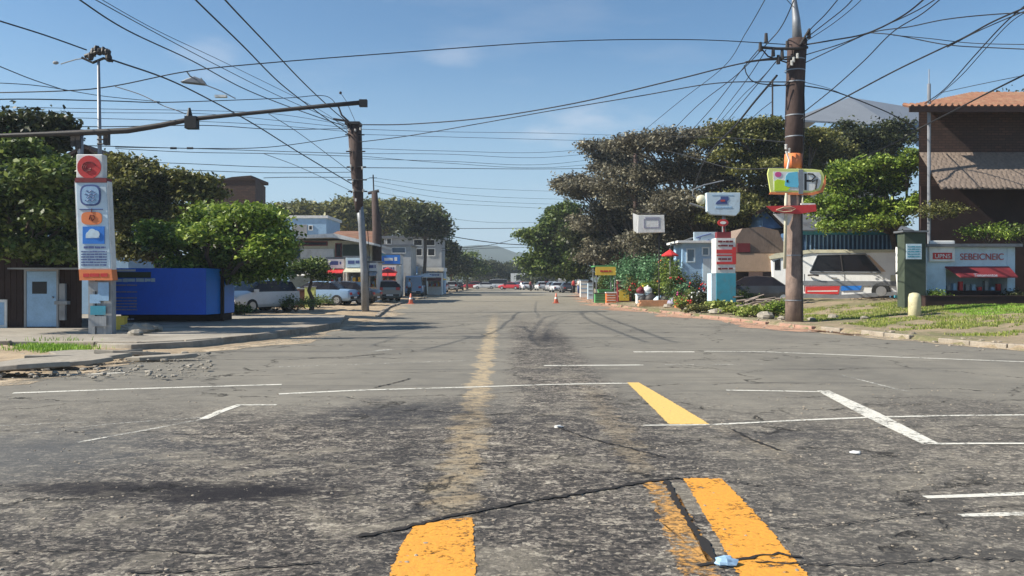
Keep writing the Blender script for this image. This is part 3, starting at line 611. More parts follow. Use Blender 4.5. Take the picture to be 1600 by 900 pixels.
tree('distant_tree', 'small dark treetop peeking above the orange tiled roof at the right edge', (36,62,.6), [pblob(1560,160,62,34,10), pblob(1600,160,62,40,12)], 120, 22, .2, .3, L_DARK, .2, None, 27)
def bush(label, base, rx, rz, mat, n=60, size=.09, seed=1, name='bush', group=None, cat='bush', flowers=None):
    rg = np.random.default_rng(seed); b = Vector(base); t = thing(name, label, cat, b, 0, group)
    bl = [(b.x,b.y,b.z+rz*.7,rx,rx*.8,rz*.6),(b.x-rx*.5,b.y,b.z+rz*.5,rx*.6,rx*.5,rz*.5),(b.x+rx*.5,b.y+.05,b.z+rz*.5,rx*.6,rx*.5,rz*.5)]
    mb = MB()
    for k in range(6):
        a = k*1.05; mb.tube([b, b+Vector((math.cos(a)*rx*.6, math.sin(a)*rx*.4, rz*.9))], [.02,.008], 5, False)
    mb.build('stem', M_BARK, t); quadmesh('foliage', leaves(rg, blob_points(rg, bl, n), 18, (rx*.16, rx*.16, rz*.12), size), mat, t)
    if flowers:
        mb = MB(); rr = random.Random(seed)
        for _ in range(14): mb.ball((b.x+rr.uniform(-rx,rx)*.8, b.y-rx*.5+rr.uniform(-.1,.1), b.z+rz*rr.uniform(.5,1.15)), .05, .05, .05, 6, 4)
        mb.build_each('flower', flowers, t)
    return t

# ------------------------------------------------------------------ writing helpers
def text_mesh(s, x0, x1, z0, z1, y, mat, name, parent, depth=.012):
    cu = bpy.data.curves.new('t', 'FONT'); cu.body = s; cu.extrude = depth/2; o = bpy.data.objects.new('t', cu); C.objects.link(o)
    bpy.context.view_layer.update(); me = bpy.data.meshes.new_from_object(o.evaluated_get(bpy.context.evaluated_depsgraph_get()))
    bpy.data.objects.remove(o); co = np.empty(len(me.vertices)*3); me.vertices.foreach_get('co', co); co = co.reshape(-1, 3)
    mn_, mx_ = co.min(0), co.max(0); p = np.empty_like(co); o_ = off(parent)
    p[:,0] = x0+(co[:,0]-mn_[0])/(mx_[0]-mn_[0])*(x1-x0)-o_.x; p[:,2] = z0+(co[:,1]-mn_[1])/(mx_[1]-mn_[1])*(z1-z0)-o_.z; p[:,1] = y-co[:,2]-o_.y
    me.vertices.foreach_set('co', p.ravel()); me.materials.clear(); me.materials.append(mat); me.update(); me.name = name
    o = bpy.data.objects.new(name, me); C.objects.link(o); o.parent = parent; return o
def lines(mb, x0, x1, z0, z1, y, rows, seed=1, th=.006, fill=.55):   # blurred lines of small print
    rr = random.Random(seed); h = (z1-z0)/rows
    for r in range(rows):
        x = x0; zz = z1-(r+.5)*h
        while x < x1-.01:
            w_ = min(rr.uniform(.25, 1.3)*h*1.6, x1-x); k = rr.uniform(.7, 1)*fill*h/2; mb.box(x, x+w_*.86, y-th, y, zz-k, zz+k*rr.uniform(.6,1)); x += w_
def px2(a, b, c, d, Y): p, q = P(a, d, Y), P(c, b, Y); return p.x, q.x, p.z, q.z

# ------------------------------------------------------------------ left: brown shack, door, tower, container
Y0 = 24.0
def gx0(px, Y): return (px-800)*Y/F
t = thing('wooden_shack', 'dark brown boarded shack with pale blue door in tree shade at the left edge', 'shack', (-15.5, Y0, .17))
x0, x1, z0, z1 = px2(-170, 392, 128, 523, Y0)
mb = MB(); mb.prism([(x0,Y0),(x1,Y0),(gx0(118,Y0+6),Y0+6),(x0,Y0+6)], .17, z1)
for i in range(34):
    xx = x0+.16+i*.172
    if xx < x1-.05: mb.box(xx, xx+.02, Y0-.012, Y0-.001, .17, z1-.05)
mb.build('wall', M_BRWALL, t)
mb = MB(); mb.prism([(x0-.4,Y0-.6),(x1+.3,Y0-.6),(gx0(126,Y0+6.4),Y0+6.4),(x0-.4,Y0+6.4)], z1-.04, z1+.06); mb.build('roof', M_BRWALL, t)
a, b, c, d = px2(42, 424, 89, 522, Y0-.03)
door = MB().box(a, b, Y0-.05, Y0-.004, .2, d).build('door', M_LBLUE, t); bevel(door, .008)
e, f, g_, h = px2(50, 440, 73, 459, Y0-.06)
MB().box(e, f, Y0-.056, Y0-.051, g_, h).build('window', M_GL, door)
m = MB(); m.box(a-.06, a-.004, Y0-.07, Y0-.004, .18, d+.06).box(b+.004, b+.06, Y0-.07, Y0-.004, .18, d+.06).box(a-.003, b+.003, Y0-.07, Y0-.004, d+.003, d+.06); m.build('frame', M_GREYW, door)
MB().ball((b-.09, Y0-.085, 1.05), .03, .03, .03).build('handle', M_STEEL, door, True)
m = MB(); a, b, c, d = px2(28, 417, 120, 421, Y0-.4); m.slab([(a,Y0-.9,c),(b+.5,Y0-.9,c),(b+.5,Y0-.9,c+.04),(a,Y0-.9,c+.04)], .89); m.build('awning', M_GREYW, t)
a, b, c, d = px2(-40, 468, 12, 512, Y0); wf = MB().box(a, b, Y0-.05, Y0-.004, c, d).build('window', M_WHITE, t); MB().box(a+.07, b-.07, Y0-.057, Y0-.051, c+.08, d-.08).build('pane', M_LBLUE, wf)
m = MB(); a, b, c, d = px2(96, 443, 105, 500, Y0); m.box(a, b, Y0-.13, Y0-.03, c, d).box(a-.1, b+.1, Y0-.2, Y0-.02, d-.6, d-.5); m.build('tap_stand', M_GREYW, t)
# house behind the trees with a gabled roof
t = thing('gabled_house', 'pale blue house with dark gable roof hidden behind the sign tower trees', 'house', (-18,36,.1))
m = MB(); m.box(-20.5, -16.6, 36, 41, .1, 6.0); m.build('wall', M_LBLUE, t)
m = MB(); m.slab([(-21.2,35.4,5.6),(-18.2,35.4,7.2),(-15.4,35.4,5.3),(-15.4,35.4,5.45),(-18.2,35.4,7.35),(-21.2,35.4,5.75)], 6); m.build('roof', M_BRWALL, t)
m = MB(); m.box(-19.6, -18.6, 35.93, 35.99, 4.4, 5.3); m.build('window', M_GLB, t)

# sign tower
YT = 21.0
t = thing('sign_tower', 'tall white sign tower of stacked panels with an orange foot strip, left corner', 'sign', (P(150,535,YT).x, YT, .17))
m = MB(); a, b, c, d = px2(138, 437, 150, 537, YT+.05); m.box(a, b-.03, YT+.05, YT+.25, .17, d+.1)
a2, b2, _, _ = px2(152, 437, 174, 537, YT+.05); m.box(b, b2, YT+.08, YT+.3, .17, d+.1); m.build('post', M_GREYW, t)
def tilt(a, b, c, d, e, f, Yp, th):                 # panel whose foot is wider/shifted: (a..b) at y=c, (d..e) at y=f
    q = [P(d,f,Yp), P(e,f,Yp), P(b,c,Yp), P(a,c,Yp)]; return MB().slab([tuple(v) for v in q], th)
pan = tilt(118,166,285, 124,173,420, YT-.04, .28).build('main_panel', M_WHITEB, t); bevel(pan, .015)
fr = tilt(116.5,168,283, 122.5,175,421, YT-.02, .24).build('panel_edge', M_WHITE, t)
MB().pbox(117, 278, 166, 285, YT-.06, .3).build('maroon_strip', M_MAROON, t)
up = MB().pbox(119, 241, 160, 278, YT-.03, .26).build('upper_panel', M_WHITE, t); bevel(up, .02)
Yf = YT-.05
m = MB(); p = P(139, 261, Yf); m.disc(tuple(p), .30, .018, 24, r2=.29); m.build('red_emblem', M_RED, up)
m = MB(); 
for k in range(3):
    pts = [(p.x+(.17-.05*k)*math.cos(u), Yf-.008, p.z+(.13-.035*k)*math.sin(u)) for u in np.linspace(.3+k, 4.6+k*.6, 16)]; m.tube(pts, .012, 5)
m.build('emblem_line', M_MAROON, up)
m = MB(); lines(m, *px2(128, 266, 152, 276, Yf)[:4][:2], *px2(128,268,152,275,Yf)[2:], Yf+.02, 1, 3); m.build('small_print', M_PUR, up)
# emblems on the main panel
def ell(px, py, rx, ry, Yp, th=.015, n=28): p = P(px, py, Yp); s = Yp/F; return MB().disc(tuple(p), rx*s, th, n, r2=ry*s)
def sqell(px, py, rx, ry, Yp, th=.015, e=.5):
    p = P(px, py, Yp); s = Yp/F; pts = []
    for k in range(32):
        a = 2*math.pi*k/32; ca, sa = math.cos(a), math.sin(a); pts.append((p.x+rx*s*math.copysign(abs(ca)**e, ca), Yp, p.z+ry*s*math.copysign(abs(sa)**e, sa)))
    return MB().slab(pts, th)
Ye = YT-.062
sqell(141, 305, 16, 16.5, Ye, .02, .62).build('blue_ring', M_INK, pan); sqell(141, 305, 13.5, 14, Ye-.008, .02, .62).build('blue_emblem', M_LBLUE, pan)
m = MB(); p = P(141, 305, Ye-.014); s = YT/F
for k, (dz, wv) in enumerate(((6,7),(1,9),(-3,6),(-8,8))): m.tube([(p.x+s*u, p.y, p.z+s*(dz+1.2*math.sin(u*.8+k))) for u in np.linspace(-wv, wv, 12)], .010, 5)
m.build('emblem_line', M_INK, pan)
MB().pbox(124, 326.5, 160, 328, Ye, .02).build('divider', M_INK, pan)
sqell(143, 341, 16, 10, Ye, .02, .6).build('orange_emblem', M_ORANGE, pan)
m = MB(); p = P(143, 340, Ye-.006); m.tube([(p.x+s*u, p.y, p.z+s*v) for u, v in ((-4,-3),(-2,4),(3,4),(5,-1),(1,-5),(-1,0))], .012, 5); m.tube([(p.x, p.y, p.z+s*8),(p.x, p.y, p.z+s*14)], .01, 5); m.build('emblem_line', M_MAROON, pan)
MB().pbox(129, 354, 163, 381, Ye, .02).build('blue_picture', M_BLUE, pan)
m = MB(); q = P(146, 366, Ye-.004)
for dx, dz, r_ in ((-7,-1,5),(-2,2,6.5),(4,0,6)): m.disc((q.x+dx*s, q.y-.001*(dx+8), q.z+dz*s), r_*s, .01, 16)
m.box(q.x-12*s, q.x+9*s, q.y-.002, q.y+.006, q.z-6*s, q.z-1*s); m.build('white_shape', M_WHITEB, pan)
m = MB(); a, b, c, d = px2(131, 384, 165, 389, Ye+.02); lines(m, a, b, c, d, Ye+.018, 1, 5, fill=.8); a, b, c, d = px2(127, 391, 167, 416, Ye+.02); lines(m, a, b, c, d, Ye+.018, 6, 7, fill=.62); m.build('small_print', M_INK, pan)
ft = tilt(123,174,421, 124,176,438, YT-.05, .28).build('orange_strip', M_ORANGE, t); m = MB(); a, b, c, d = px2(130, 425, 170, 434, YT-.05); lines(m, a, b, c, d, YT-.051, 1, 9, fill=.9); m.build('lettering', M_RED, ft)
m = MB(); rr = random.Random(4)
for k, (u0, v0, u1, v1) in enumerate([(140,440,158,455),(140,460,157,474),(141,478,165,492),(142,494,166,510),(153,441,170,470)]): m.pbox(u0, v0, u1, v1, YT+.035-.003*k, .006, k % 3)
m.build_each('poster', [M_GREYW, M_LBLUE, M_TEAL], t)
m = MB(); m.tube([P(155,440,YT+.35)+Vector((0,0,0)), P(156,242,YT+.35), P(154,95,YT+.35)], [.07,.055,.035], 8); m.tube([P(126,290,YT+.3), P(126,205,YT+.3)], .07, 8); m.build('mast', M_STEEL, t, True)
m = MB()
for dx, dz in ((-8,4),(-3,8),(2,5),(8,6),(14,3),(-12,-3),(16,-6)): q = P(154+dx, 85-dz*.9, YT+.35); m.ball(tuple(q), .09, .09, .11, 8, 5, jit=.15, rnd=rr)
m.tube([P(133,88,YT+.35),P(150,82,YT+.3),P(172,80,YT+.35)], .05, 6); m.tube([P(128,90,YT+.35),P(145,98,YT+.35),P(162,91,YT+.35),P(176,96,YT+.35)], .035, 6); m.build('insulator_cluster', M_DARKM, t)
m = MB(); m.tube([P(150,88,YT+.35),P(118,93,YT+.35),P(95,100,YT+.35)], .014, 6); q = P(87,98,YT+.35); m.ball(tuple(q), .08, .05, .045); m.build('antenna_arm', M_GREYW, t)
m = MB()
for u, v in ((114,218),(165,216),(121,222)): m.pbox(u-4, v-12, u+4, v+10, YT+.2, .12)
for k in range(4): q = P(158, 225-k*7, YT+.3); m.tube([q+Vector((-.1,0,0)), q+Vector((.16,0,0))], .02, 6)
m.build_each('bracket', M_DARKM, t)
# mast arm
t = thing('signal_mast_arm', 'long dark curved steel arm reaching from sign tower over the street', 'traffic arm', P(156,214,YT+.1))
YA = YT+.1
pts = [P(a, b, YA) for a, b in ((-260,224),(-60,214),(60,210),(115,208),(200,204),(250,196),(300,186),(360,180),(440,172),(510,165),(568,160))]
MB().tube(pts, [.04,.045,.06,.075,.075,.07,.06,.05,.05,.055,.06], 8).build('arm', M_DARKM, t, True)
MB().pbox(561, 155, 573, 166, YA-.06, .13).build('end_cap', M_BLACK, t)
tt = thing('signal_box', 'black signal box hanging on the long dark arm', 'signal box', P(297,190,YA))
MB().pbox(288, 181, 306, 200, YA-.12, .24).build('housing', M_BLACK, tt); q = P(296,176,YA); MB().tube([q+Vector((0,0,-.12)), q+Vector((0,0,.12))], [.09,.03], 8).build('cap', M_BLACK, tt)
# span lamp
t = thing('street_lamp', 'pale cobra head lamp hanging in the wires above the black signal box', 'lamp', P(295,128,26))
m = MB(); q = P(300,126,26); m.slab([(q.x-.4,q.y,q.z-.03),(q.x+.42,q.y,q.z-.12),(q.x+.30,q.y,q.z+.05),(q.x+.05,q.y,q.z+.15),(q.x-.2,q.y,q.z+.06)], .25); bevel(m.build('lamp_head', M_STEEL, t), .03)
m = MB(); m.tube([P(292,112,23.05),P(297,119,24.5),P(306,124,26)], .02, 6); m.tube([P(314,122,26),P(322,133,26),P(345,142,26),P(368,154,26)], .018, 6); m.build_each('bracket', M_STEEL, t)
m = MB(); m.pbox(335, 148, 353, 151.5, 26, .15); m.build('lamp_lens', M_WHITE, t)

# container hoarding
YB = 27.2
t = thing('advertising_hoarding', 'deep blue corner hoarding with white print behind the sign tower', 'hoarding', (P(260,510,YB).x, YB, .17))
a, b, c, d = px2(168, 419, 322, 506, YB); zt = d
MB().box(a, b, YB, YB+2.2, .42, zt).build('front_panel', M_NAVY, t)
m = MB(); q0 = Vector((b+.004, YB)); q1 = Vector((P(346,500,YB+.9).x, YB+.9)); m.prism([tuple(q0), tuple(q1), (q1.x, YB+2.2), (b+.004, YB+2.2)], .42, zt-.01); m.build('side_panel', M_NAVY2, t)
m = MB(); m.box(a+.02, q1.x-.05, YB+.9, YB+2.1, .17, .42); m.box(q1.x+.004, q1.x+.09, YB+.8, YB+.92, .17, zt+.03); m.build('base', M_BRWALL, t)
m = MB(); u = px2(176, 421, 212, 424, YB); m.box(u[0], u[1], YB-.03, YB-.004, u[2], u[3]); m.build('top_strip', M_WHITE, t)
m = MB(); u = px2(176, 425, 236, 434, YB); m.box(u[0], u[1], YB-.02, YB-.004, u[2], u[3]); m.build('green_band', M_OLIVE, t)
m = MB(); u = px2(176, 434, 243, 441, YB-.02); lines(m, u[0], u[1], u[2], u[3], YB-.004, 1, 3, .02, .9); m.build('heading', M_WHITEB, t)
for v0, v1, n_ in ((443,448,1),(454,458,1),(463,486,5),(496,501,1)):
    u = px2(173 if n_ > 1 or v0 < 490 else 196, v0, 214 if v0 < 490 else 210, v1, YB-.02); m = MB(); lines(m, u[0], u[1], u[2], u[3], YB-.004, n_, v0, .012, .6); m.build('small_print', M_PUR, t)
# debris in front of the hoarding
rr = random.Random(8)
for i, (a, b, w_) in enumerate([(203,517,.28),(222,521,.34),(240,518,.25),(212,524,.2)]):
    q = G(a, b, .17); m = MB(); m.ball((q.x,q.y,.17+w_*.3), w_, w_*.7, w_*.45, 8, 6, jit=.28, rnd=rr)
    single('rubble_heap', m, M_CONC, ['small rubble heap nearest the sign tower foot','biggest rubble heap in front of blue hoarding','rubble heap farthest right before the hoarding','lowest little rubble piece at the pavement edge'][i], 'rubble', 'rubble in front of the hoarding', loc=(q.x,q.y,.17))
q = G(187, 515, .17); m = MB(); m.box(q.x-.12, q.x+.12, q.y, q.y+.2, .17, .5); m.box(q.x-.14, q.x+.14, q.y-.02, q.y+.22, .5, .54); single('crate', m, M_YELL, 'small ochre box in the shade beside the tower foot', 'box', loc=(q.x,q.y,.17))

# ------------------------------------------------------------------ left: poles
def insulators(m, c, dx=.12, n=3):
    q = []; r_ = []
    for k in range(n): q += [c+Vector((0,0,.02+k*.05)), c+Vector((0,0,.04+k*.05))]; r_ += [.055,.03]
    m.tube(q, r_, 8)
YP = 40.0
t = thing('utility_pole', 'leaning utility pole with thick dark wrapped top and grey violet lower half', 'pole', (P(571,490,YP).x, YP, .08))
MB().tube([(P(571,490,YP).x,YP,0), P(569,420,YP), P(565,350,YP), P(561,315,YP)], [.19,.18,.17,.17], 12).build('lower_shaft', M_STEEL, t, True)
MB().tube([P(561.5,332,YP), P(560,310,YP), P(557,260,YP), P(554,195,YP)], [.17,.24,.30,.34], 12).build('upper_shaft', M_WOODD, t, True)
MB().box(P(541,0,YP).x, P(564,0,YP).x, YP-.4, YP+.35, P(0,196,YP).z, P(0,192,YP).z).build('cap', M_DARKM, t)
m = MB()
for k, (u, v) in enumerate([(545,205),(555,206),(563,204),(546,236),(548,262),(551,285),(566,265),(552,300),(568,300),(556,315)]): insulators(m, P(u, v, YP-.36)); 
m.build_each('insulator', M_CERAM, t)
m = MB()
for v in (212, 238, 262, 282, 300): c0 = P(556+(v-212)*.05, v, YP); m.tube([c0+Vector((-.46,-.25,0)), c0+Vector((.46,-.25,0))], .035, 6)
m.tube([P(528,165,YP), P(534,180,YP), P(545,190,YP)], .05, 6); m.tube([P(521,186,YP), P(542,189,YP)], .06, 6); m.tube([P(532,145,YP),P(541,158,YP),P(556,192,YP)], .012, 5); m.ball(tuple(P(532,145,YP)), .07,.07,.07); m.build_each('bracket', M_DARKM, t)
m = MB(); m.tube([P(573,340,YP),P(577,395,YP),P(575,480,YP)], .018, 5); m.build('down_wire', M_BLACK, t)
Y2 = 62.0
t = thing('utility_pole', 'short dark pole with crossarm seen just right of the leaning pole', 'pole', (P(589,455,Y2).x, Y2, .1))
MB().tube([(P(589,455,Y2).x,Y2,0), P(589,360,Y2), P(585,300,Y2)], [.36,.34,.22], 10).build('shaft', M_WOODD, t, True)
m = MB(); m.tube([P(575,302,Y2),P(592,298,Y2)], .12, 6); m.tube([P(584,300,Y2),P(583,273,Y2)], .05, 6); m.tube([P(577,278,Y2),P(589,278,Y2)], .03, 6); m.build('crossarm', M_DARKM, t)
Y3 = 62.0
t = thing('utility_pole', 'dark pole whose tip rises out of the grey brown tree on the right', 'pole', (P(993,450,Y3).x, Y3, .3))
MB().tube([(P(993,450,Y3).x,Y3,.2), P(993,212,Y3)], [.2,.14], 8).build('shaft', M_WOODD, t, True)
MB().tube([P(987,217,Y3),P(999,217,Y3)], .09, 6).build('crossarm', M_DARKM, t)

# ------------------------------------------------------------------ right: main pole
YR = 29.0
bx = P(1241,505,YR).x
t = thing('utility_pole', 'tall thick wooden utility pole carrying coloured sign boards at the right kerb', 'pole', (bx, YR, .1))
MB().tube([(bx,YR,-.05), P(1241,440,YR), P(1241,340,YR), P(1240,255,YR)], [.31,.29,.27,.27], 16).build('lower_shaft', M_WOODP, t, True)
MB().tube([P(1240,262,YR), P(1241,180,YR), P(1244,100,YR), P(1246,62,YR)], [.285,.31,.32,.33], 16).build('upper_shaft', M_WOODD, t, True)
MB().tube([P(1246,66,YR), P(1244,30,YR), P(1241,2,YR), P(1241,-30,YR)], [.18,.14,.09,.05], 10).build('pole_top', M_STEEL, t, True)
m = MB(); m.tube([P(1239.5,264,YR), P(1240,241,YR)], [.315,.30], 16); m.build('orange_band', M_ORANGE, t, True)
m = MB()
for v, r_ in ((470,.325),(400,.30),(215,.33),(182,.34),(130,.345),(112,.35),(95,.35)): q = P(1241+(440-v)*.004, v, YR); m.tube([q, q+Vector((0,0,.04))], r_, 16, False)
m.build_each('metal_band', M_STEEL, t, True)
m = MB(); m.tube([P(1188,74,YR-.3),P(1215,76,YR-.36),P(1240,76,YR-.4),P(1262,74,YR-.3)], .05, 6); m.tube([P(1165,97,YR-.3),P(1200,92,YR-.3),P(1240,88,YR-.4)], .03, 6)
for u, v in ((1188,72),(1197,58),(1208,80),(1222,84),(1230,70),(1264,52),(1216,92)): m.tube([P(u,v+8,YR-.35),P(u,v-6,YR-.35)], [.07,.05], 7)
m.tube([P(1207,180,YR-.1),P(1207,125,YR-.1)], .03, 6); m.tube([P(1200,135,YR-.1),P(1228,133,YR-.1)], .02, 6); m.tube([P(1188,74,YR-.3),P(1200,88,YR-.2),P(1230,98,YR-.2)], .025, 6)
m.tube([P(1250,70,YR-.4),P(1265,45,YR-.4)], .04, 6); m.build('crossarm', M_DARKM, t)
m = MB()
for u, v in ((1240,98),(1237,103),(1228,234),(1233,240),(1246,92)): insulators(m, P(u, v, YR-.4), n=4)
m.tube([P(1228,236,YR-.32),P(1233,250,YR-.32),P(1228,275,YR-.33)], .035, 6); m.build_each('insulator', M_CERAM, t)
m = MB(); m.tube([P(1254,60,YR-.2),P(1257,180,YR-.25),P(1253,300,YR-.25),P(1254,500,YR-.27)], .022, 6); m.build('down_wire', M_BLACK, t)
# coloured sign
YS = YR-.36
def outline(pts, Y, th): return MB().slab([tuple(P(a, b, Y)) for a, b in pts], th)
t = thing('coloured_sign', 'rounded lime, blue and white picture sign on the tall wooden pole', 'sign', P(1244,284,YS))
sh = outline([(1204,302),(1270,303),(1283,299),(1288,288),(1288,274),(1284,266),(1270,264),(1201,263),(1199,272)], YS, .06)
bevel(sh.build('border', M_PALEY, t), .02)
outline([(1209,297),(1268,298),(1279,294),(1283,286),(1283,274),(1280,269),(1208,268)], YS-.01, .03).build('white_field', M_WHITE, t)
outline([(1202,303.5),(1270,305),(1286,300),(1290.5,288),(1290.5,274),(1286,288),(1282,297),(1268,301),(1204,300)], YS-.006, .05).build('orange_edge', M_ORANGE, t)
sqell(1216, 272.5, 5, 4, YS-.02, .02, .8).build('magenta_shape', M_MAG, t)
outline([(1210,298),(1230,298),(1236,292),(1226,282),(1215,280),(1210,283)], YS-.018, .02).build('lime_shape', M_LIME, t)
outline([(1226,290),(1228,275),(1232,270),(1246,268),(1248,288),(1247,293),(1232,292)], YS-.024, .02).build('blue_shape', M_CYAN, t)
m = MB(); m.pbox(1229, 281, 1232, 285, YS-.03, .01); m.pbox(1257, 271, 1260.5, 297, YS-.022, .02); m.pbox(1260.5, 281, 1268, 284, YS-.022, .02); m.tube([P(1262,271.5,YS-.02),P(1270,272,YS-.02),P(1274,276,YS-.02),P(1268,282,YS-.02)], .025, 6); m.tube([P(1269,284,YS-.02),P(1277,280,YS-.02),P(1274,296,YS-.02)], .03, 6); m.build_each('black_symbol', M_BLACK, t)
m = MB(); m.pbox(1248, 264.5, 1255, 303, YS-.03, .03); m.build('centre_bar', M_STEEL, t)
m = MB(); m.tube([P(1228,302,YS+.03),P(1228,322,YS+.03),P(1226,420,YS+.05)], .055, 8); m.tube([P(1254,303,YS+.03),P(1254,322,YS+.03)], .03, 6); m.build('post', M_CREAM, t, True)
t = thing('red_name_sign', 'long red oval name plate under the coloured picture sign', 'sign', P(1240,327,YS-.05))
Yn = YS-.08
outline([(1198,322),(1250,321),(1275,319.5),(1276,330),(1250,334),(1225,333),(1208,330)], Yn, .1).build('plate', M_RED, t)
m = MB(); m.tube([P(1213,328,Yn-.01),P(1224,324,Yn-.01),P(1236,323.5,Yn-.01),P(1243,326,Yn-.01),P(1236,330,Yn-.01),P(1224,331,Yn-.01),P(1213,328,Yn-.01)], .022, 6); m.tube([P(1218,328,Yn-.01),P(1226,326,Yn-.01),P(1238,327,Yn-.01)], .016, 6); m.build('oval_mark', M_BEIGE, t)
m = MB(); m.pbox(1252, 317.5, 1274, 320, Yn+.02, .08); m.build('white_top', M_WHITE, t)
m = MB(); m.slab([tuple(P(a,b,Yn+.12)) for a, b in ((1226,352),(1232,352),(1240,334),(1208,334))], .05); m.build('bracket_plate', M_WHITE, t)

# ------------------------------------------------------------------ wires
def wire(label, r, pts, cat='cable', n=9, sag=0):
    p = [P(*q) for q in pts]; o = []
    e = [p[0]*2-p[1]]+p+[p[-1]*2-p[-2]]
    for i in range(1, len(e)-2):
        for k in range(n):
            u = k/n; a, b, c, d = e[i-1], e[i], e[i+1], e[i+2]
            o.append(.5*((2*b)+(c-a)*u+(2*a-5*b+4*c-d)*u*u+(3*b-a-3*c+d)*u**3))
    o.append(p[-1]); return single('overhead_cable', MB().tube(o, r, 5), M_BLACK, label, cat, 'overhead cables', loc=p[len(p)//2])
wire('thick cable from top left corner down to the insulator cluster over the sign tower', .018, [(-60,14,17),(0,33,18),(70,55,19.5),(135,78,21.2)])
wire('cable leaving the insulator cluster down past the lamp to the leaning pole', .024, [(176,94,21.3),(262,124,25),(330,157,29),(400,196,32),(470,240,36),(549,287,40)])
wire('long cable rising gently from left edge above the street to the right pole', .016, [(-60,146,22),(100,142,22),(180,134,22.5),(290,112,23),(400,100,23.5),(600,84,25),(870,65,27),(1080,62,28),(1238,70,28.8)])
wire('lower of two cables from the top left edge sloping to leaning pole top', .02, [(100,-20,18),(125,0,19),(200,48,22),(300,95,28),(380,138,33),(460,170,37),(547,200,39.8)])
wire('upper of two cables from the top left edge sloping to leaning pole top', .013, [(125,-15,19),(150,0,20),(250,55,25),(345,105,30),(440,152,35),(547,198,39.8)])
wire('thin third cable beside the pair from the top left edge', .010, [(130,-20,20),(160,0,21),(250,50,25),(360,102,31),(500,172,38),(546,206,39.8)])
wire('left one of the steep cable pair falling from top edge to leaning pole', .022, [(290,-20,19),(306,0,20),(380,72,24),(440,132,30),(500,178,36),(548,212,39.8)])
wire('right one of the steep cable pair falling from top edge to leaning pole', .022, [(330,-30,19),(352,0,20),(420,72,25),(475,130,31),(520,172,37),(549,196,39.8)])
wire('cable from the left edge meeting the long rising cable near the tower mast', .012, [(-40,88,18),(0,104,19),(50,124,20),(104,142,22)])
wire('cable parting from the long rising cable down to the black signal box', .012, [(180,135,22.4),(220,148,22),(255,165,21.5),(275,172,21.2),(290,178,21.1)])
wire('dark cable with a knot running level just above the long steel arm', .016, [(-40,156,21),(50,155,22),(180,158,25),(250,160,27),(350,157,31),(450,153,36),(508,150,39),(530,168,39.8)])
wire('faint level wire leftmost of those crossing the tower mast, top one', .010, [(-40,128,20),(60,134,21),(160,150,24),(250,159,27)])
ys = [(170,173,178,196),(176,178,188,200),(185,190,196,206),(198,196,202,201),(228,232,229,212)]
for i, (a, b, c, d) in enumerate(ys):
    wire(['highest faint wire passing behind the tower mast to the leaning pole','second faint wire passing behind the tower mast to the leaning pole','third faint wire passing behind tower mast to the leaning pole','level wire just under the long steel arm','wavy wire under the steel arm reaching the leaning pole shoulder'][i], .016 if i > 2 else .010,
         [(-40,a-4,26),(150,a,29),(320,b,33),(430,c,36),(547,d,39.7)])
for i, (a, b, c, d, lab) in enumerate([(230,232,236,240,'level wire above the olive tree with two splice knots'),(232,238,240,244,'level wire just beneath the knotted wire above the olive tree'),(252,256,261,262,'lone level wire above the maroon building, upper'),(262,266,270,269,'faint level wire touching the top of maroon building'),(278,277,277,277,'lowest level wire right of the maroon building')]):
    wire(lab, .014, [(180 if i < 4 else 412,a,34),(300 if i < 4 else 450,b,36),(420 if i < 4 else 490,c,38),(549,d,39.7)])
m = MB()
for u in (271, 297): q = P(u,231.5,35.6); m.tube([q+Vector((-.13,0,0)), q+Vector((.13,0,0))], .05, 6)
single('cable_splice', m, M_BLACK, 'pair of dark splice sleeves on the level wire above the olive tree', 'splice', loc=P(284,231,35.6))
wire('cable from left sky slanting down to low bracket of leaning pole', .013, [(420,178,33),(470,210,36),(550,270,39.8)])
wire('thin cable slanting down beside the leaning pole to its lowest bracket', .012, [(412,240,34),(470,262,37),(552,300,39.8)])
# between leaning pole and the right
wire('heavy cable from leaning pole top sweeping up to the tall wooden pole', .026, [(562,195,39.6),(640,194,39),(760,184,36.5),(900,161,33.5),(1050,126,31),(1165,98,29.5),(1238,92,28.7)])
wire('second heavy cable below it from leaning pole to the tall wooden pole', .020, [(562,222,39.6),(640,212,39),(750,193,37),(850,175,35),(1000,150,32),(1120,130,30),(1236,128,28.7)])
for i, (a, b, c, d) in enumerate([(202,206,208,212),(210,214,218,222),(232,236,238,226),(240,241,246,232),(248,252,257,240),(262,263,264,262),(244,255,262,250)]):
    wire(['highest thin wire between leaning pole and right tree','second thin wire from the top between leaning pole and right tree','third thin wire from the top between leaning pole and right tree','fourth thin wire from top between leaning pole and right tree','fifth thin wire from the top between leaning pole and right tree','dark straight wire level between leaning pole and right tree','sagging thin wire just above the dark straight level wire'][i], .017 if i == 5 else .011,
         [(565,a,40),(700,b,45),(850,c,52),(992,d,62)])
for i, (a, b, c, d) in enumerate([(278,290,296,300),(283,299,308,312),(290,308,316,320),(300,316,322,328),(322,338,348,345)]):
    wire(['faint low wire beyond the second dark pole, first from top','faint low wire beyond second dark pole, second from top','faint low wire beyond the second dark pole, third from top','faint low wire beyond second dark pole, fourth from top','faintest lowest wire beyond the second dark pole'][i], .012, [(585,a,62),(680,b,66),(780,c,72),(905,d,82)])
wire('short wire linking leaning pole to the tip of the second dark pole', .014, [(566,282,40),(575,279,50),(584,277,62)])
wire('thick dark cable sagging low across the far end of the street', .045, [(640,352,88),(690,366,90),(740,375,92),(790,381,94),(850,384,95)])
wire('thin cable beneath the sagging one at the far end of street', .03, [(690,388,90),(740,386,92),(780,380,94),(820,368,95)])
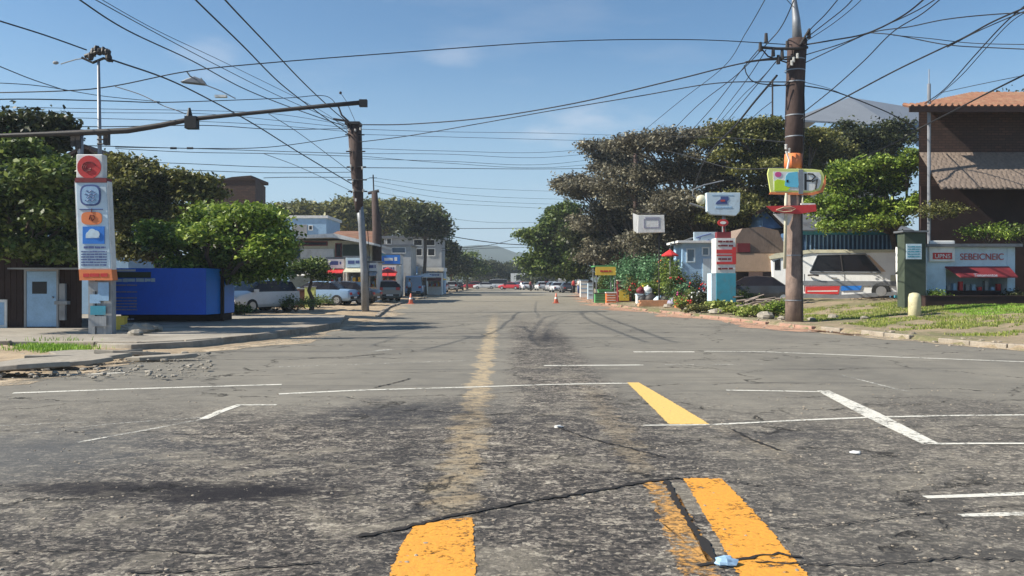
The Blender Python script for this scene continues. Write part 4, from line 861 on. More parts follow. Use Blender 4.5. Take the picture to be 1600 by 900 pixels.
wire('level far wire over the street end left to the low right tree', .03, [(690,357,92),(760,357,94),(860,356,96)])
wire('faint far wire low over the street end, left of the right tree', .025, [(690,392,96),(760,388,98),(830,386,100)])
# right pole, leftwards
wire('steep cable from top edge to the dark tree tip pole, left of the tall pole', .016, [(1205,-20,26),(1195,0,27),(1165,52,32),(1130,105,40),(1060,160,50),(993,215,62)])
wire('steep cable from above frame past left side of the tall pole crossarm', .018, [(1245,-10,26),(1222,40,27.5),(1195,72,28.6),(1150,118,34),(1090,165,42),(1050,205,50)])
wire('steep cable from the left crossarm tip down to the grey brown tree', .018, [(1188,74,28.7),(1160,108,32),(1120,160,38),(1080,205,46)])
wire('second steep cable from left crossarm tip into the grey brown tree', .016, [(1197,78,28.7),(1170,120,32),(1140,160,38),(1105,208,46)])
wire('steep cable from the pole bracket down into the highest tree', .018, [(1216,92,28.7),(1185,130,32),(1150,172,38),(1120,210,45)])
wire('long thick cable bending from the tall pole down through the trees', .04, [(1214,118,28.8),(1180,158,31),(1150,195,34),(1118,228,38),(1098,258,42),(1085,292,45)])
wire('drooping jumper loop left of the tall pole', .02, [(1163,102,28.7),(1168,118,28.7),(1184,130,28.7),(1232,134,28.7)])
wire('thin slack cable behind the tall pole toward the tree crown', .013, [(1207,158,28.9),(1180,180,33),(1150,212,40)])
wire('level wire across the tree crowns to the tall pole, at sign height', .02, [(993,226,62),(1060,240,48),(1140,262,36),(1226,262,29)])
wire('level wire through the tree crown joining tall pole above sign', .016, [(1010,212,60),(1080,214,48),(1150,216,38),(1228,222,29)])
# right pole, rightwards
wire('black cable from the tall pole rising right and over the frame top', .026, [(1258,70,28.7),(1300,63,28),(1355,52,27),(1410,25,25.5),(1452,-8,24)])
wire('second black cable crossing it toward the upper right corner', .018, [(1258,86,28.7),(1310,70,28),(1365,50,27.5),(1420,42,26),(1480,30,25),(1560,22,24),(1680,16,22)])
wire('cable dipping from the crossing point to the right edge', .016, [(1358,51,27.5),(1400,55,26.5),(1480,70,25),(1560,75,24),(1680,80,22)])
wire('steep cable behind the tall pole rising to the top edge, left of three', .018, [(1258,58,28.7),(1268,44,28),(1290,22,27),(1315,-8,26)])
wire('steep cable rising to the top edge, middle of three beside tall pole', .018, [(1256,62,28.7),(1290,36,27.5),(1320,12,26.5),(1340,-10,26)])
wire('steep cable rising to the top edge, right of three beside tall pole', .013, [(1257,66,28.7),(1300,38,27.5),(1335,10,26.5),(1355,-10,26)])
wire('slanting cable from the tall pole waist to the top edge', .018, [(1258,98,28.7),(1300,78,28),(1360,50,27),(1430,18,25.5),(1478,-12,24.5)])
wire('long slanting cable from tall pole past grey gable to top edge', .018, [(1250,180,28.9),(1300,140,28),(1350,95,27),(1395,50,26),(1440,22,25),(1475,-6,24)])
wire('thick pale cable climbing from the tall pole to the upper right corner', .026, [(1252,186,28.7),(1300,163,28),(1400,110,26.5),(1500,62,25),(1560,30,24),(1680,-20,22)])
wire('thin twin beneath the thick pale cable to upper right corner', .016, [(1480,74,25.3),(1530,48,24.5),(1600,18,23.5),(1680,-14,22)])
wire('cable falling from tall pole to the tiled house corner', .022, [(1256,134,28.8),(1300,142,29.5),(1350,160,31),(1400,182,33),(1438,206,35)])
wire('cable rising from the tiled house corner to the upper right corner', .020, [(1440,165,35),(1475,140,32),(1520,90,28),(1570,36,25),(1620,-6,23)])
wire('second cable from the tiled house corner curving up right', .014, [(1452,162,35),(1500,120,30),(1540,76,27),(1585,30,25),(1640,2,23)])
wire('pale service cable crossing the tiled house front to the right edge', .030, [(1340,250,33),(1400,222,33.5),(1438,200,34),(1500,168,32),(1550,142,29),(1680,78,24)])
wire('faint thin cable above the tiled roof at the right edge', .012, [(1470,145,31),(1530,132,29),(1600,118,27),(1680,104,25)])

wire('thin cable from tall pole tip up left over the frame top', .013, [(1241,12,29),(1228,-2,28),(1210,-24,26)])
wire('thin cable fanning left below the pole crossarm toward the white sign', .013, [(1222,86,28.8),(1190,122,32),(1160,150,35),(1120,196,41)])
wire('thin black cable high at right linking two slanting cables', .012, [(1395,55,26),(1450,60,25.5),(1530,68,24.5),(1680,70,22)])
wire('slack thin cable from tall pole band to the blue shed roof', .012, [(1256,215,29),(1290,262,33),(1320,318,40),(1330,352,46)])
wire('thin cable from tall pole toward the grey gable apex', .012, [(1256,128,29),(1300,140,38),(1332,154,62)])

# ------------------------------------------------------------------ cars
def loft(stn):
    vs = []; n = 12
    for (y, zb, zl, zt, w, wr) in stn:
        h = [(w*.88,zb),(w*.99,zb+.13),(w,(zb+zl)/2+.04),(w*.965,zl),(wr,zt-.035),(wr*.8,zt)]
        vs += [(x,y,z) for x, z in h]+[(-x,y,z) for x, z in h[::-1]]
    return vs, n
ST = {'sedan': [(-2.2,.36,.62,.66,.72,.6),(-2.1,.28,.86,.91,.84,.7),(-1.5,.24,.92,.97,.87,.68),(-.9,.24,.93,1.38,.88,.58),(-.1,.24,.93,1.44,.88,.6),(.5,.24,.92,1.38,.88,.58),(1.2,.24,.9,.96,.87,.7),(2.0,.27,.76,.80,.84,.7),(2.2,.36,.6,.63,.72,.6)],
      'hatch': [(-1.95,.36,.75,.8,.76,.66),(-1.88,.28,.93,1.0,.84,.7),(-1.6,.24,.95,1.42,.86,.6),(-.7,.24,.95,1.5,.86,.62),(.4,.24,.94,1.44,.86,.6),(1.1,.24,.92,.99,.86,.7),(1.8,.28,.78,.82,.83,.68),(1.95,.36,.62,.66,.72,.6)],
      'van': [(-2.3,.4,1.0,1.9,.86,.74),(-2.2,.3,1.05,2.0,.9,.8),(-1.2,.3,1.05,2.05,.92,.82),(.6,.3,1.05,2.02,.92,.8),(1.3,.3,1.03,1.85,.92,.76),(1.9,.3,.98,1.1,.9,.78),(2.25,.32,.85,.9,.86,.72),(2.35,.4,.65,.7,.78,.66)]}
CAB = {'sedan': (2,6), 'hatch': (1,5), 'van': (0,5)}
protos = {}
def car(kind, paint, label, loc, rz, group='cars parked along the street', cat='car', sc=1):
    key = (kind, paint.name)
    if key in protos: t = copy_tree(protos[key]); t.location = loc; t.rotation_euler = (0,0,rz); t.scale = (sc,)*3; t['label'] = label; t['category'] = cat; return t
    t = thing('parked_car' if kind != 'van' else 'parked_van', label, cat, loc, rz, group); protos[key] = t
    stn = ST[kind]; vs, n = loft(stn); a, b = CAB[kind]; body = MB(); gl = MB(); fb = []; fg = []
    for i in range(len(stn)-1):
        for k in range(n):
            f = (i*n+k, i*n+(k+1)%n, (i+1)*n+(k+1)%n, (i+1)*n+k)
            side_ = k in (3, 7); top_ = k in (4,5,6); screen = (i == a or i == b-1)
            (fg if (side_ and a <= i < b) or (top_ and screen and kind != 'van') or (top_ and i == b-1) else fb).append(f)
    fb += [tuple(range(n)), tuple(range((len(stn)-1)*n, len(stn)*n))[::-1]]
    def prune(fs):
        u = sorted({i for f in fs for i in f}); mp_ = {k: j for j, k in enumerate(u)}; return [vs[i] for i in u], [tuple(mp_[i] for i in f) for f in fs]
    body.add(*prune(fb)); gl.add(*prune(fg)); bo = body.build('body', paint, t, True, True); bevel(bo, .02)
    gl.build('glass', M_GL, t, False, True)
    L_ = stn[-1][0]; B_ = stn[0][0]; wb = L_-.85
    for sx in (-1, 1):
        for yy in (wb, B_+.8):
            m = MB(); m.tube([(sx*.62,yy,.31),(sx*.89,yy,.31)], .31, 18); w_ = m.build('wheel', M_TYRE, t, False, True)
            m = MB(); m.tube([(sx*.885,yy,.31),(sx*.90,yy,.31)], .19, 12); m.build('rim', M_RIM, w_, False, True)
        m = MB(); m.box(sx*.55-.13, sx*.55+.13, L_-.1, L_+.015, .6 if kind != 'van' else .72, .72 if kind != 'van' else .86); m.build('headlight', M_WHITE, t, False, True)
        m = MB(); m.box(sx*.6-.13, sx*.6+.13, B_-.015, B_+.1, .62 if kind == 'sedan' else .8, .76 if kind == 'sedan' else 1.0); m.build('tail_light', M_RED, t, False, True)
        m = MB(); m.box(sx*.95-.07, sx*.95+.07, b-a*.0-4+.0+(1.0 if kind != 'van' else 1.6)-(b-4)*1, 0, 0, 0) if False else m.box(sx*.95-.08, sx*.95+.08, .85 if kind != 'van' else 1.5, 1.0 if kind != 'van' else 1.65, .93, 1.06); m.build('mirror', paint, t, False, True)
    m = MB(); m.box(-.68, .68, L_-.02, L_+.04, .36, .52); m.build('bumper', M_DARKM, t, False, True)
    m = MB(); m.box(-.68, .68, B_-.04, B_+.02, .36, .52); m.build('bumper', M_DARKM, t, False, True)
    m = MB(); m.box(-.24, .24, B_-.05, B_-.041, .4, .51); m.build('number_plate', M_WHITE, t, False, True)
    m = MB(); m.box(-.6, .6, B_+.3, L_-.3, .2, .34); m.build('underbody', M_BLACK, t, False, True)
    t.scale = (sc,)*3; return t
PW, PS, PR, PB, PK, PG = PAINT('white_car_paint', (.62,.63,.64)), PAINT('silver_car_paint', (.36,.38,.40)), PAINT('red_car_paint', (.45,.02,.03)), PAINT('pale_blue_car_paint', (.25,.38,.55)), PAINT('black_car_paint', (.02,.02,.025)), PAINT('green_grey_car_paint', (.22,.26,.25))
def gx(px, Y): return (px-800)*Y/F
def cr(kind, paint, label, px, Y, z, rz, **k): car(kind, paint, label, (gx(px, Y), Y, z), R(rz), **k)
cr('sedan', PS, 'silver car nose out beside the blue hoarding', 368, 40, .1, 160)
cr('hatch', PW, 'white hatchback right of the silver car near blue hoarding', 402, 38.5, .1, 150)
cr('sedan', PB, 'blue car in the yard behind the yellow green post', 500, 50, .1, 80)
cr('sedan', PK, 'black car half hidden left of the leaning pole', 538, 51.5, .1, 78)
cr('hatch', PG, 'grey green small car directly right of leaning pole', 600, 60, .1, 20)
cr('sedan', PS, 'silver car parked at the kerb under the grey block', 612, 74, .05, 8)
cr('van', PB, 'pale blue van parked at the left kerb before the white arcade', 648, 84, .05, 4)
cr('sedan', PK, 'dark car behind the pale blue van at the left kerb', 668, 98, .05, 4)
cr('hatch', PW, 'white small car before the low white arcade', 690, 112, .05, 4)
cr('sedan', PW, 'long white car crossing at the far end, left of the red car', 757, 165, 0, 88)
cr('sedan', PR, 'red car at the far end of the street', 797, 158, 0, 70)
cr('sedan', PW, 'white car beside the red car at the far end', 822, 152, 0, 12)
cr('hatch', PW, 'white hatchback second right of the far red car', 845, 142, 0, 8)
cr('hatch', PS, 'silver hatchback in the far right row of cars', 862, 132, 0, 6)
cr('hatch', PR, 'red hatchback in the far right row of cars', 853, 168, 0, 6)
cr('van', PW, 'white van far off under the low right tree', 876, 140, 0, 5)
cr('sedan', PK, 'dark car parked nearest on the far right kerb', 886, 112, 0, 4)
cr('hatch', PR, 'red hatchback at far left end of the crossing cars', 738, 172, 0, 95)
cr('van', PW, 'white van behind the long white crossing car', 775, 176, 0, 90)
cr('hatch', PR, 'red hatchback close behind the far white car', 812, 170, 0, 30)
cr('sedan', PW, 'white car nearest in the far right row', 870, 118, 0, 6)
cr('sedan', PK, 'black car at the far left kerb under the trees', 716, 140, 0, 4)
cr('hatch', PS, 'silver hatchback at the far left kerb under trees', 706, 124, .05, 4)
cr('sedan', PW, 'white car parked on the bank left of the grey green car', 566, 62, .1, 70)
cr('sedan', PK, 'dark car left of the tall wooden pole under the beige shack', 1178, 42.5, rzr(gx(1178,42), 42), 75)

# people far away (continuous skinned figures)
def person(label, px, Y, z, top, leg, rz=0):
    t = thing('person', label, 'person', (gx(px,Y), Y, z), R(rz))
    V = [(0,0,.95),(0,0,1.2),(0,0,1.42),(0,0,1.52),(0,0,1.66),(.09,0,.9),(.1,.05,.5),(.1,-.02,.06),(.1,-.14,.04),(-.09,0,.9),(-.1,-.08,.5),(-.1,-.16,.06),(-.1,-.28,.05),(.18,0,1.4),(.25,.03,1.12),(.24,-.06,.88),(-.18,0,1.4),(-.25,.03,1.12),(-.24,-.08,.9)]
    E = [(0,1),(1,2),(2,3),(3,4),(0,5),(5,6),(6,7),(7,8),(0,9),(9,10),(10,11),(11,12),(2,13),(13,14),(14,15),(2,16),(16,17),(17,18)]
    rad = [.14,.13,.13,.055,.10,.10,.065,.045,.035,.10,.065,.045,.035,.06,.045,.03,.06,.045,.03]
    me = bpy.data.meshes.new('body'); me.from_pydata(V, E, []); o = bpy.data.objects.new('body', me); C.objects.link(o); o.parent = t
    sk = o.modifiers.new('skin', 'SKIN')
    for i, r_ in enumerate(rad): me.skin_vertices[0].data[i].radius = (r_, r_*.8)
    me.skin_vertices[0].data[0].use_root = True; ss = o.modifiers.new('sub', 'SUBSURF'); ss.levels = ss.render_levels = 1
    me.materials.append(SKIN)
    m = MB(); m.tube([(0,0,.93),(0,0,1.15),(0,0,1.36),(0,0,1.47)], [.19,.175,.2,.09], 10); m.build('shirt', top, t, True, True)
    m = MB(); m.tube([(.09,0,.98),(.1,.05,.5),(.1,-.02,.1)], [.125,.09,.07], 8); m.tube([(-.09,0,.98),(-.1,-.08,.5),(-.1,-.16,.1)], [.125,.09,.07], 8); m.build('trousers', leg, t, True, True)
    MB().ball((0,.015,1.69), .105,.12,.11).build('hair', M_BLACK, t, True, True); return t
SKIN = PLAIN('skin', (.32,.17,.11))
person('person in a red top and dark trousers standing at the right kerb far off', 896, 96, .12, M_RED, M_BLACK, 20)
person('person in pale blue shirt standing on the road edge by the blue van', 640, 80, .02, M_LBLUE, M_BLACK, -30)
person('person in dark clothes walking among the far right cars', 829, 128, 0, M_MAROON, M_BLACK, 10)
person('person in a white shirt among the far right cars', 905, 88, .15, M_WHITE, M_INK, 0)
# traffic cones
def cone(label, px, py):
    p = G(px, py); t = thing('traffic_cone', label, 'cone', p); 
    MB().tube([(p.x,p.y,.03),(p.x,p.y,.72)], [.17,.03], 14).build('cone_body', M_RED2, t, True); m = MB(); m.box(p.x-.24,p.x+.24,p.y-.24,p.y+.24,0,.035); m.build('base', M_RED2, t)
    MB().tube([(p.x,p.y,.32),(p.x,p.y,.47)], [.113,.08], 14, False).build('white_stripe', M_WHITE, t, True)
M_RED2 = M('faded_cone_plastic', (.62,.20,.13), .6, .15, 3, .1)
cone('faded red traffic cone on the left lane far down the street', 642, 475); cone('faded red traffic cone on the right lane far down the street', 869, 474)

M_GREYL = M('light_grey_render', (.42,.42,.41), .85, .2, 1.5, .4, dirt=(.24,.22,.2), streak=True)
# ------------------------------------------------------------------ left buildings
def windows(t, rects, Y, frame=M_WHITE, glass=M_GL, name='window'):
    for r_ in rects:
        a, b, c, d = px2(*r_, Y); m = MB(); e = .07; y0_, y1_ = Y-.07, Y-.004
        m.box(a,b,y0_,y1_,c,c+e).box(a,b,y0_,y1_,d-e,d).box(a,a+e,y0_,y1_,c+e+.002,d-e-.002).box(b-e,b,y0_,y1_,c+e+.002,d-e-.002)
        f = m.build(name, frame, t); m = MB(); m.box(a+e+.002,b-e-.002,Y-.03,Y-.005,c+e+.002,d-e-.002); m.build('pane', glass, f)
t = thing('maroon_building', 'windowless maroon brick block over the tree tops on the left', 'building', (gx(360,56),56,0))
x0, x1, z0, z1 = px2(302, 279, 415, 318, 56)
x1 = gx(399,56); xb = gx(415,61); m = MB(); m.prism([(x0,56),(x1,56),(xb,61),(x0,61)], z0, z1); m.slab([(x0+2.1,56.05,z1+.002),(x1-.3,56.05,z1+.002),(x1-.3,56.05,z1+.22),(x0+2.6,56.05,z1+.12)], 4); m.build('upper_wall', M_BRICK, t)
m = MB(); m.prism([(x0+.02,56.05),(x1-.03,56.05),(xb-.05,60.9),(x0+.02,60.9)], 0, z0-.004); m.build('lower_wall', M_CREAM, t); m = MB(); m.box(x0-.1, x1+.06, 55.93, 56, z1+.01 if False else z1-.12, z1-.0); m.build('coping', M_BRWALL, t)
t = thing('pale_blue_house', 'pale blue flat walled house with one dark opening behind the flat roofed villa', 'house', (gx(480,76),76,0))
x0, x1, z0, z1 = px2(440, 341, 510, 400, 76); m = MB(); m.box(x0, x1, 76, 82, 0, z1); m.build('wall', M_LBLUE, t); windows(t, [(482,352,489,360)], 76)
m = MB(); m.box(x0-.2, x1+.15, 75.9, 82.2, z1+.003, z1+.25); m.build('roof', M_WHITE, t)
a, b, c, d = px2(456, 351, 480, 367, 76); MB().box(a, b, 75.93, 75.995, c, d).build('grey_panel', M_GREYW, t)
t = thing('flat_roofed_villa', 'two storey villa with wide pale flat roof and white garage shutter left of leaning pole', 'house', (gx(520,60),60,0))
x0, x1, z0, z1 = px2(452, 376, 566, 430, 60)
m = MB(); m.box(x0, x1, 60, 67, 0, z1); m.build('wall', M_CREAM, t)
m = MB(); a, b = P(450,373,58.8), P(508,363,58.8); e = P(588,383,58.8)
m.slab([(gx(452,58.8),58.8,P(0,374,60).z),(gx(520,58.8),58.8,P(0,372.5,60).z),(gx(584,58.8),58.8,P(0,384,60).z),(gx(584,58.8),58.8,P(0,381,60).z),(gx(522,58.8),58.8,P(0,366,60).z),(gx(452,58.8),58.8,P(0,370,60).z)], 8.5); m.build('roof', M_WHITE, t)
m = MB(); v = [P(506,371,62),P(590,380,62),P(582,361,66),P(528,361,66)]; m.add([tuple(q) for q in v]+[tuple(q-Vector((0,0,.2))) for q in v], [(0,1,2,3),(7,6,5,4),(0,4,5,1),(1,5,6,2),(2,6,7,3),(3,7,4,0)]); m.build('tiled_roof', M_TERC, t)
windows(t, [(460,377,512,384),(524,380,534,402)], 60, M_MAROON); a, b, c, d = px2(470, 389, 522, 405, 60); m = MB(); m.box(a,b,59.9,59.99,c,d)
for k in range(5): m.box(a,b,59.885,59.9,c+(d-c)*(k+.5)/5,c+(d-c)*(k+.6)/5)
m.build('shutter', M_WHITE, t); a, b, c, d = px2(536, 382, 565, 400, 60); MB().box(a,b,59.9,59.99,c,d).build('dark_opening', M_OLIVE, t)
a, b, c, d = px2(452, 388, 469, 404, 60); MB().box(a,b,59.92,59.99,c,d).build('garage_window', M_GLB, t)
def stall(name, label, rect, Y, board, awn, cat='kiosk', base=None, ground=.1):
    """street kiosk: body, counter opening, awning and sign board"""
    a, b, c, d = px2(*rect, Y); t = thing(name, label, cat, ((a+b)/2, Y, ground)); w_ = b-a; H = d-ground
    m = MB(); m.box(a, a+.1, Y, Y+2, ground, d-.02).box(b-.1, b, Y, Y+2, ground, d-.02).box(a+.102, b-.102, Y+1.9, Y+2, ground, d-.02).box(a+.102, b-.102, Y, Y+.08, ground, ground+H*.36); m.build('wall', base or M_WHITE, t)
    m = MB(); m.slab([(a-.15,Y-.0,d),(b+.15,Y-.0,d),(b+.15,Y,d+.1),(a-.15,Y,d+.1)], 2.2); m.build('roof', M_METR, t)
    m = MB(); zt = ground+H*.72; m.add([(a,Y-.9,zt-.15),(b,Y-.9,zt-.15),(b,Y-.02,zt+.12),(a,Y-.02,zt+.12),(a,Y-.9,zt-.19),(b,Y-.9,zt-.19),(b,Y-.02,zt+.08),(a,Y-.02,zt+.08)], [(0,1,2,3),(7,6,5,4),(0,4,5,1),(1,5,6,2),(2,6,7,3),(3,7,4,0)]); m.build('awning', awn, t)
    m = MB(); m.box(a+.05, b-.05, Y-.09, Y-.005, zt+.16, d-.03); bd = m.build('sign_board', board, t)
    m = MB(); lines(m, a+w_*.15, b-w_*.15, zt+.16+(d-zt)*.2, d-.1, Y-.092, 1, int(a*10)%97, .01, .7); m.build('lettering', M_INK if board not in (M_BLUE,) else M_WHITE, bd)
    m = MB(); m.box(a+.05, b-.05, Y-.3, Y-.003, ground+H*.36+.003, ground+H*.36+.06); m.build('counter', M_BEIGE, t)
    rr = random.Random(int(abs(a)*31)); m = MB()
    for k in range(7): xx = lerp(a+.2, b-.2, k/6); m.tube([(xx,Y+.6,ground+.3),(xx,Y+.6,ground+H*rr.uniform(.42,.6))], rr.uniform(.06,.13), 8, True, k % 3)
    m.build_each('wares', [M_RED, M_LBLUE, M_YELL], t); return t
stall('kiosk', 'white kiosk with red awning left of the leaning pole', (512,404,538,462), 57, M_WHITE, M_RED)
stall('kiosk', 'kiosk with large pale blue board touching leaning pole on its left', (540,402,567,462), 56, M_WHITEB, M_CREAM)
stall('kiosk', 'narrow white kiosk immediately right of the leaning pole', (575,410,590,466), 57, M_WHITE, M_GREYW)
stall('kiosk', 'salmon topped kiosk between leaning pole and the grey block', (595,414,620,466), 72, M_WHITE, M_RED)
stall('kiosk', 'blue painted kiosk under the grey block', (628,416,652,458), 92, M_BLUE, M_LBLUE, base=M_LBLUE)
stall('kiosk', 'kiosk with a yellow awning far left of the leaning pole behind the small tree', (488,408,511,462), 60, M_WHITEB, M_YELL)
stall('kiosk', 'low white kiosk with blue board behind the bright blue parasol', (596,398,626,440), 80, M_BLUE, M_WHITE)
stall('kiosk', 'small cream kiosk at the left kerb beyond the pale blue van', (668,426,690,456), 89, M_WHITE, M_MAROON)
def parasol(label, px, py, Y, r_, mat, zg=.1, h=.35, n=8):
    p = P(px, py, Y); t = thing('parasol', label, 'parasol', (p.x, Y, zg)); m = MB(); k = 8
    vs = [(p.x,Y,p.z+h)]+[(p.x+r_*math.cos(2*math.pi*i/k), Y+r_*math.sin(2*math.pi*i/k), p.z-.05) for i in range(k)]+[(p.x,Y,p.z+h-.04)]+[(p.x+r_*.97*math.cos(2*math.pi*i/k), Y+r_*.97*math.sin(2*math.pi*i/k), p.z-.12) for i in range(k)]
    m.add(vs, [(0,1+i,1+(i+1)%k) for i in range(k)]+[(9,10+(i+1)%k,10+i) for i in range(k)]+[(1+i,10+i,10+(i+1)%k,1+(i+1)%k) for i in range(k)]); m.build('canopy', mat, t)
    MB().tube([(p.x,Y,zg),(p.x,Y,p.z+h+.06)], .03, 8).build('pole', M_STEEL, t); return t
parasol('bright blue parasol at the right side of leaning pole', 586, 397, 66, .9, M_CYAN); parasol('cream parasol among the kiosks left of leaning pole', 547, 424, 68, .9, M_CREAM)
parasol('white parasol in front of the white arcade', 664, 432, 88, 1.2, M_WHITE)
parasol('small red parasol between the kiosks right of leaning pole', 606, 424, 68, .8, M_RED); parasol('yellow parasol at the left kerb beyond the blue van', 684, 436, 92, 1.0, M_YELL)
parasol('white parasol behind the parked blue car on the left bank', 486, 428, 53, .9, M_WHITE)
# upper grey block
t = thing('grey_block', 'grey rendered three storey block under the trees, left of street end', 'building', (gx(650,98),98,0))
x0, x1, z0, z1 = px2(600, 362, 690, 440, 98); m = MB(); m.box(x0, x1, 98, 103, 0, z1-.8); m.build('wall', M_GREYW, t)
m = MB(); m.box(x0-.2, x1+.25, 97.7, 103.2, z1-.797, z1-.5); m.box(x0+3, x1-.4, 98.6, 102, z1-.49, z1+.1); m.build('roof', M_METR, t)
windows(t, [(614,388,634,398),(604,372,612,382),(646,374,660,384),(666,374,680,384),(650,388,660,400),(668,388,680,400)], 98, M_WHITE); m = MB(); a, b, c, d = px2(600, 402, 640, 405, 97.2); m.box(a,b,97.1,97.99,c,d); m.build('balcony', M_WHITE, t)
t = thing('low_grey_house', 'light grey house with a dark blue window in front of the grey block', 'house', (gx(625,86),86,0))
x0, x1, z0, z1 = px2(590, 384, 642, 440, 86); m = MB(); m.box(x0, x1, 86, 91, 0, z1); m.build('wall', M_GREYL, t); windows(t, [(612,386,634,396)], 86, M_WHITE, M_GLB)
m = MB(); m.box(x0-.2, x1+.2, 85.8, 91.2, z1+.003, z1+.15); m.build('roof', M_METR, t)
t = thing('white_arcade', 'long low white arcade with square pillars near the street end', 'building', (gx(675,93),93,0))
x0, x1, z0, z1 = px2(644, 418, 692, 450, 93); m = MB(); m.box(x0, x1, 95, 97.6, 0, z1-.4); m.build('wall', M_LBLUE, t); m = MB(); m.box(x0-.1, x1+.1, 92.8, 97.65, z1-.397, z1); m.build('roof', M_WHITE, t)
for k in range(6): xx = lerp(x0+.2, x1-.2, k/5); m = MB(); m.box(xx-.16, xx+.16, 93, 93.35, 0, z1-.4); m.build('pillar', M_WHITE, t)
t = thing('white_bus_shelter', 'long white low building with dark windows behind the far cars', 'building', (gx(835,185),185,0))
x0, x1, z0, z1 = px2(798, 427, 874, 445, 185); m = MB(); m.box(x0, x1, 185, 191, 0, z1); m.build('wall', M_WHITE, t); windows(t, [(806,429,815,437),(820,429,829,437),(834,429,843,437),(848,429,857,437),(861,429,870,437)], 185, M_GREYW)
# left yard walls, posts, hedge
def wallseg(name, label, rect, Y, mat, th=.2, cat='wall', top=None):
    a, b, c, d = px2(*rect, Y); t = thing(name, label, cat, ((a+b)/2, Y, c)); m = MB(); m.box(a, b, Y, Y+th, min(c, .05), d); m.build('panel', mat, t)
    m = MB(); m.box(a-.03, b+.03, Y-.03, Y+th+.03, d+.002, d+.06); m.build('coping', top or M_GREYW, t); return t
wallseg('yard_wall', 'dark red low yard wall behind the hedge on the left', (430,452,478,476), 46, M_MARW)
wallseg('gate_pillar', 'slim white gate pillar right of the parked cars by blue hoarding', (418,444,427,482), 43, M_WHITE, .3, 'pillar')
wallseg('gate_pillar', 'yellow green gate pillar at the end of the dark red wall', (476,449,491,476), 45, M_PALEY, .4, 'pillar')
for i, (a, b, r_, h) in enumerate([(430,486,.9,.5),(462,486,1.1,.55),(497,481,.9,.5),(372,494,.5,.4),(520,476,.5,.35)]):
    p = G(a, b, .12); bush(['low green bush right of the white gate pillar','low green bush below the yellow green gate pillar','low bush right of the yellow green gate pillar','scrubby weed clump before the silver car','tiny weed tuft on the dirt bank by leaning pole'][i], (p.x,p.y,.1), r_, h, L_MID, 60, .08, 60+i, group='low bushes on the left bank')

# ------------------------------------------------------------------ right: tiled house and shop
YH = 35.0
def gz(px, Y): return rzr(gx(px, Y), Y)
zH = .55
t = thing('tiled_house', 'tall dark house with orange tiled top roof and shingled lower roof at right edge', 'house', (gx(1600,YH),YH,zH))
x0 = gx(1441, YH); x1 = gx(1441, YH)+12; zr = P(0,168,YH-1).z
m = MB(); xb = gx(1446, YH+9); m.prism([(x0,YH+.3),(x1,YH+.3),(x1,YH+9),(xb,YH+9)], zH-.4, zr+.12); m.build('wall', M_BRICK, t)
ze = P(0,167,YH-1.0).z
m = MB(); rp_ = [(gx(1420,YH-1),YH-1.0,ze),(x1+1,YH-1.0,ze),(x1+1,YH+5,ze+1.9),(gx(1520,YH+5),YH+5,ze+1.9)]
m.add([tuple(v) for v in rp_]+[(v[0],v[1],v[2]-.14) for v in rp_], [(0,1,2,3),(7,6,5,4),(0,4,5,1),(1,5,6,2),(2,6,7,3),(3,7,4,0)])
nr = 26
for k in range(nr*2):                                # barrel tiles as ridges running up the slope
    xx = gx(1420,YH-1)+.15+k*.27
    if xx < x1+.9:
        q0 = Vector((xx, YH-1.0, ze+.02)); f_ = 1 if xx > gx(1520,YH+5) else max(.12, (xx-gx(1420,YH-1))/(gx(1520,YH+5)-gx(1420,YH-1))); m.tube([q0, q0+Vector((0,6*f_,1.9*f_))], .085, 6)
m.build('roof', M_TERC, t); m = MB(); m.box(gx(1420,YH-1), x1+1, YH-1.06, YH-1.003, ze-.22, ze+.02); m.build('gutter', M_BRWALL, t)
# shingled lower roof: rows of small scallops
zt_, zb_ = P(0,238,YH+.2).z, P(0,291,YH-1.5).z; m = MB(); rr = random.Random(2); rows = 13
for r_ in range(rows):
    f0 = r_/rows; yy = lerp(YH-1.5, YH+.25, f0); zz = lerp(zb_, zt_, f0); xx = x0+(.1 if r_ % 2 else 0)
    while xx < x0+8:
        w_ = rr.uniform(.17,.24); j = rr.uniform(-.025,.025); dz = (zt_-zb_)/rows; dy = 1.8/rows
        m.add([(xx,yy-.02,zz-.05+j),(xx+w_*.5,yy-.05,zz-.09+j),(xx+w_*.96,yy-.02,zz-.05+j),(xx+w_*.96,yy+dy*1.1,zz+dz*1.1),(xx,yy+dy*1.1,zz+dz*1.1),(xx+w_*.5,yy-.0,zz+.0+j)], [(0,1,5),(1,2,5),(0,5,4),(5,2,3),(5,3,4)]); xx += w_
m.add([(x0,YH-1.52,zb_-.12),(x0+8,YH-1.52,zb_-.12),(x0+8,YH+.26,zt_-.06),(x0,YH+.26,zt_-.06)], [(0,1,2,3)]); m.build('shingled_roof', M('grey_shingles', (.20,.155,.125), .9, .4, 7, .7), t)
m = MB(); m.box(x0+.04, x0+8, YH+.2, YH+.295, zH, zb_+.2); m.build('recess_shade', M_BRWALL, t)  # near-black sheet: shade under the shingled roof put into the colour
m = MB(); m.tube([(x0-.09,YH-.75,zH),(x0-.09,YH-.75,ze+1.0)], .07, 8); m.tube([(x0-.09,YH-.75,ze+.9),(x0-.09,YH-.75,ze+1.6)], .02, 6); m.build('corner_post', M_STEEL, t)
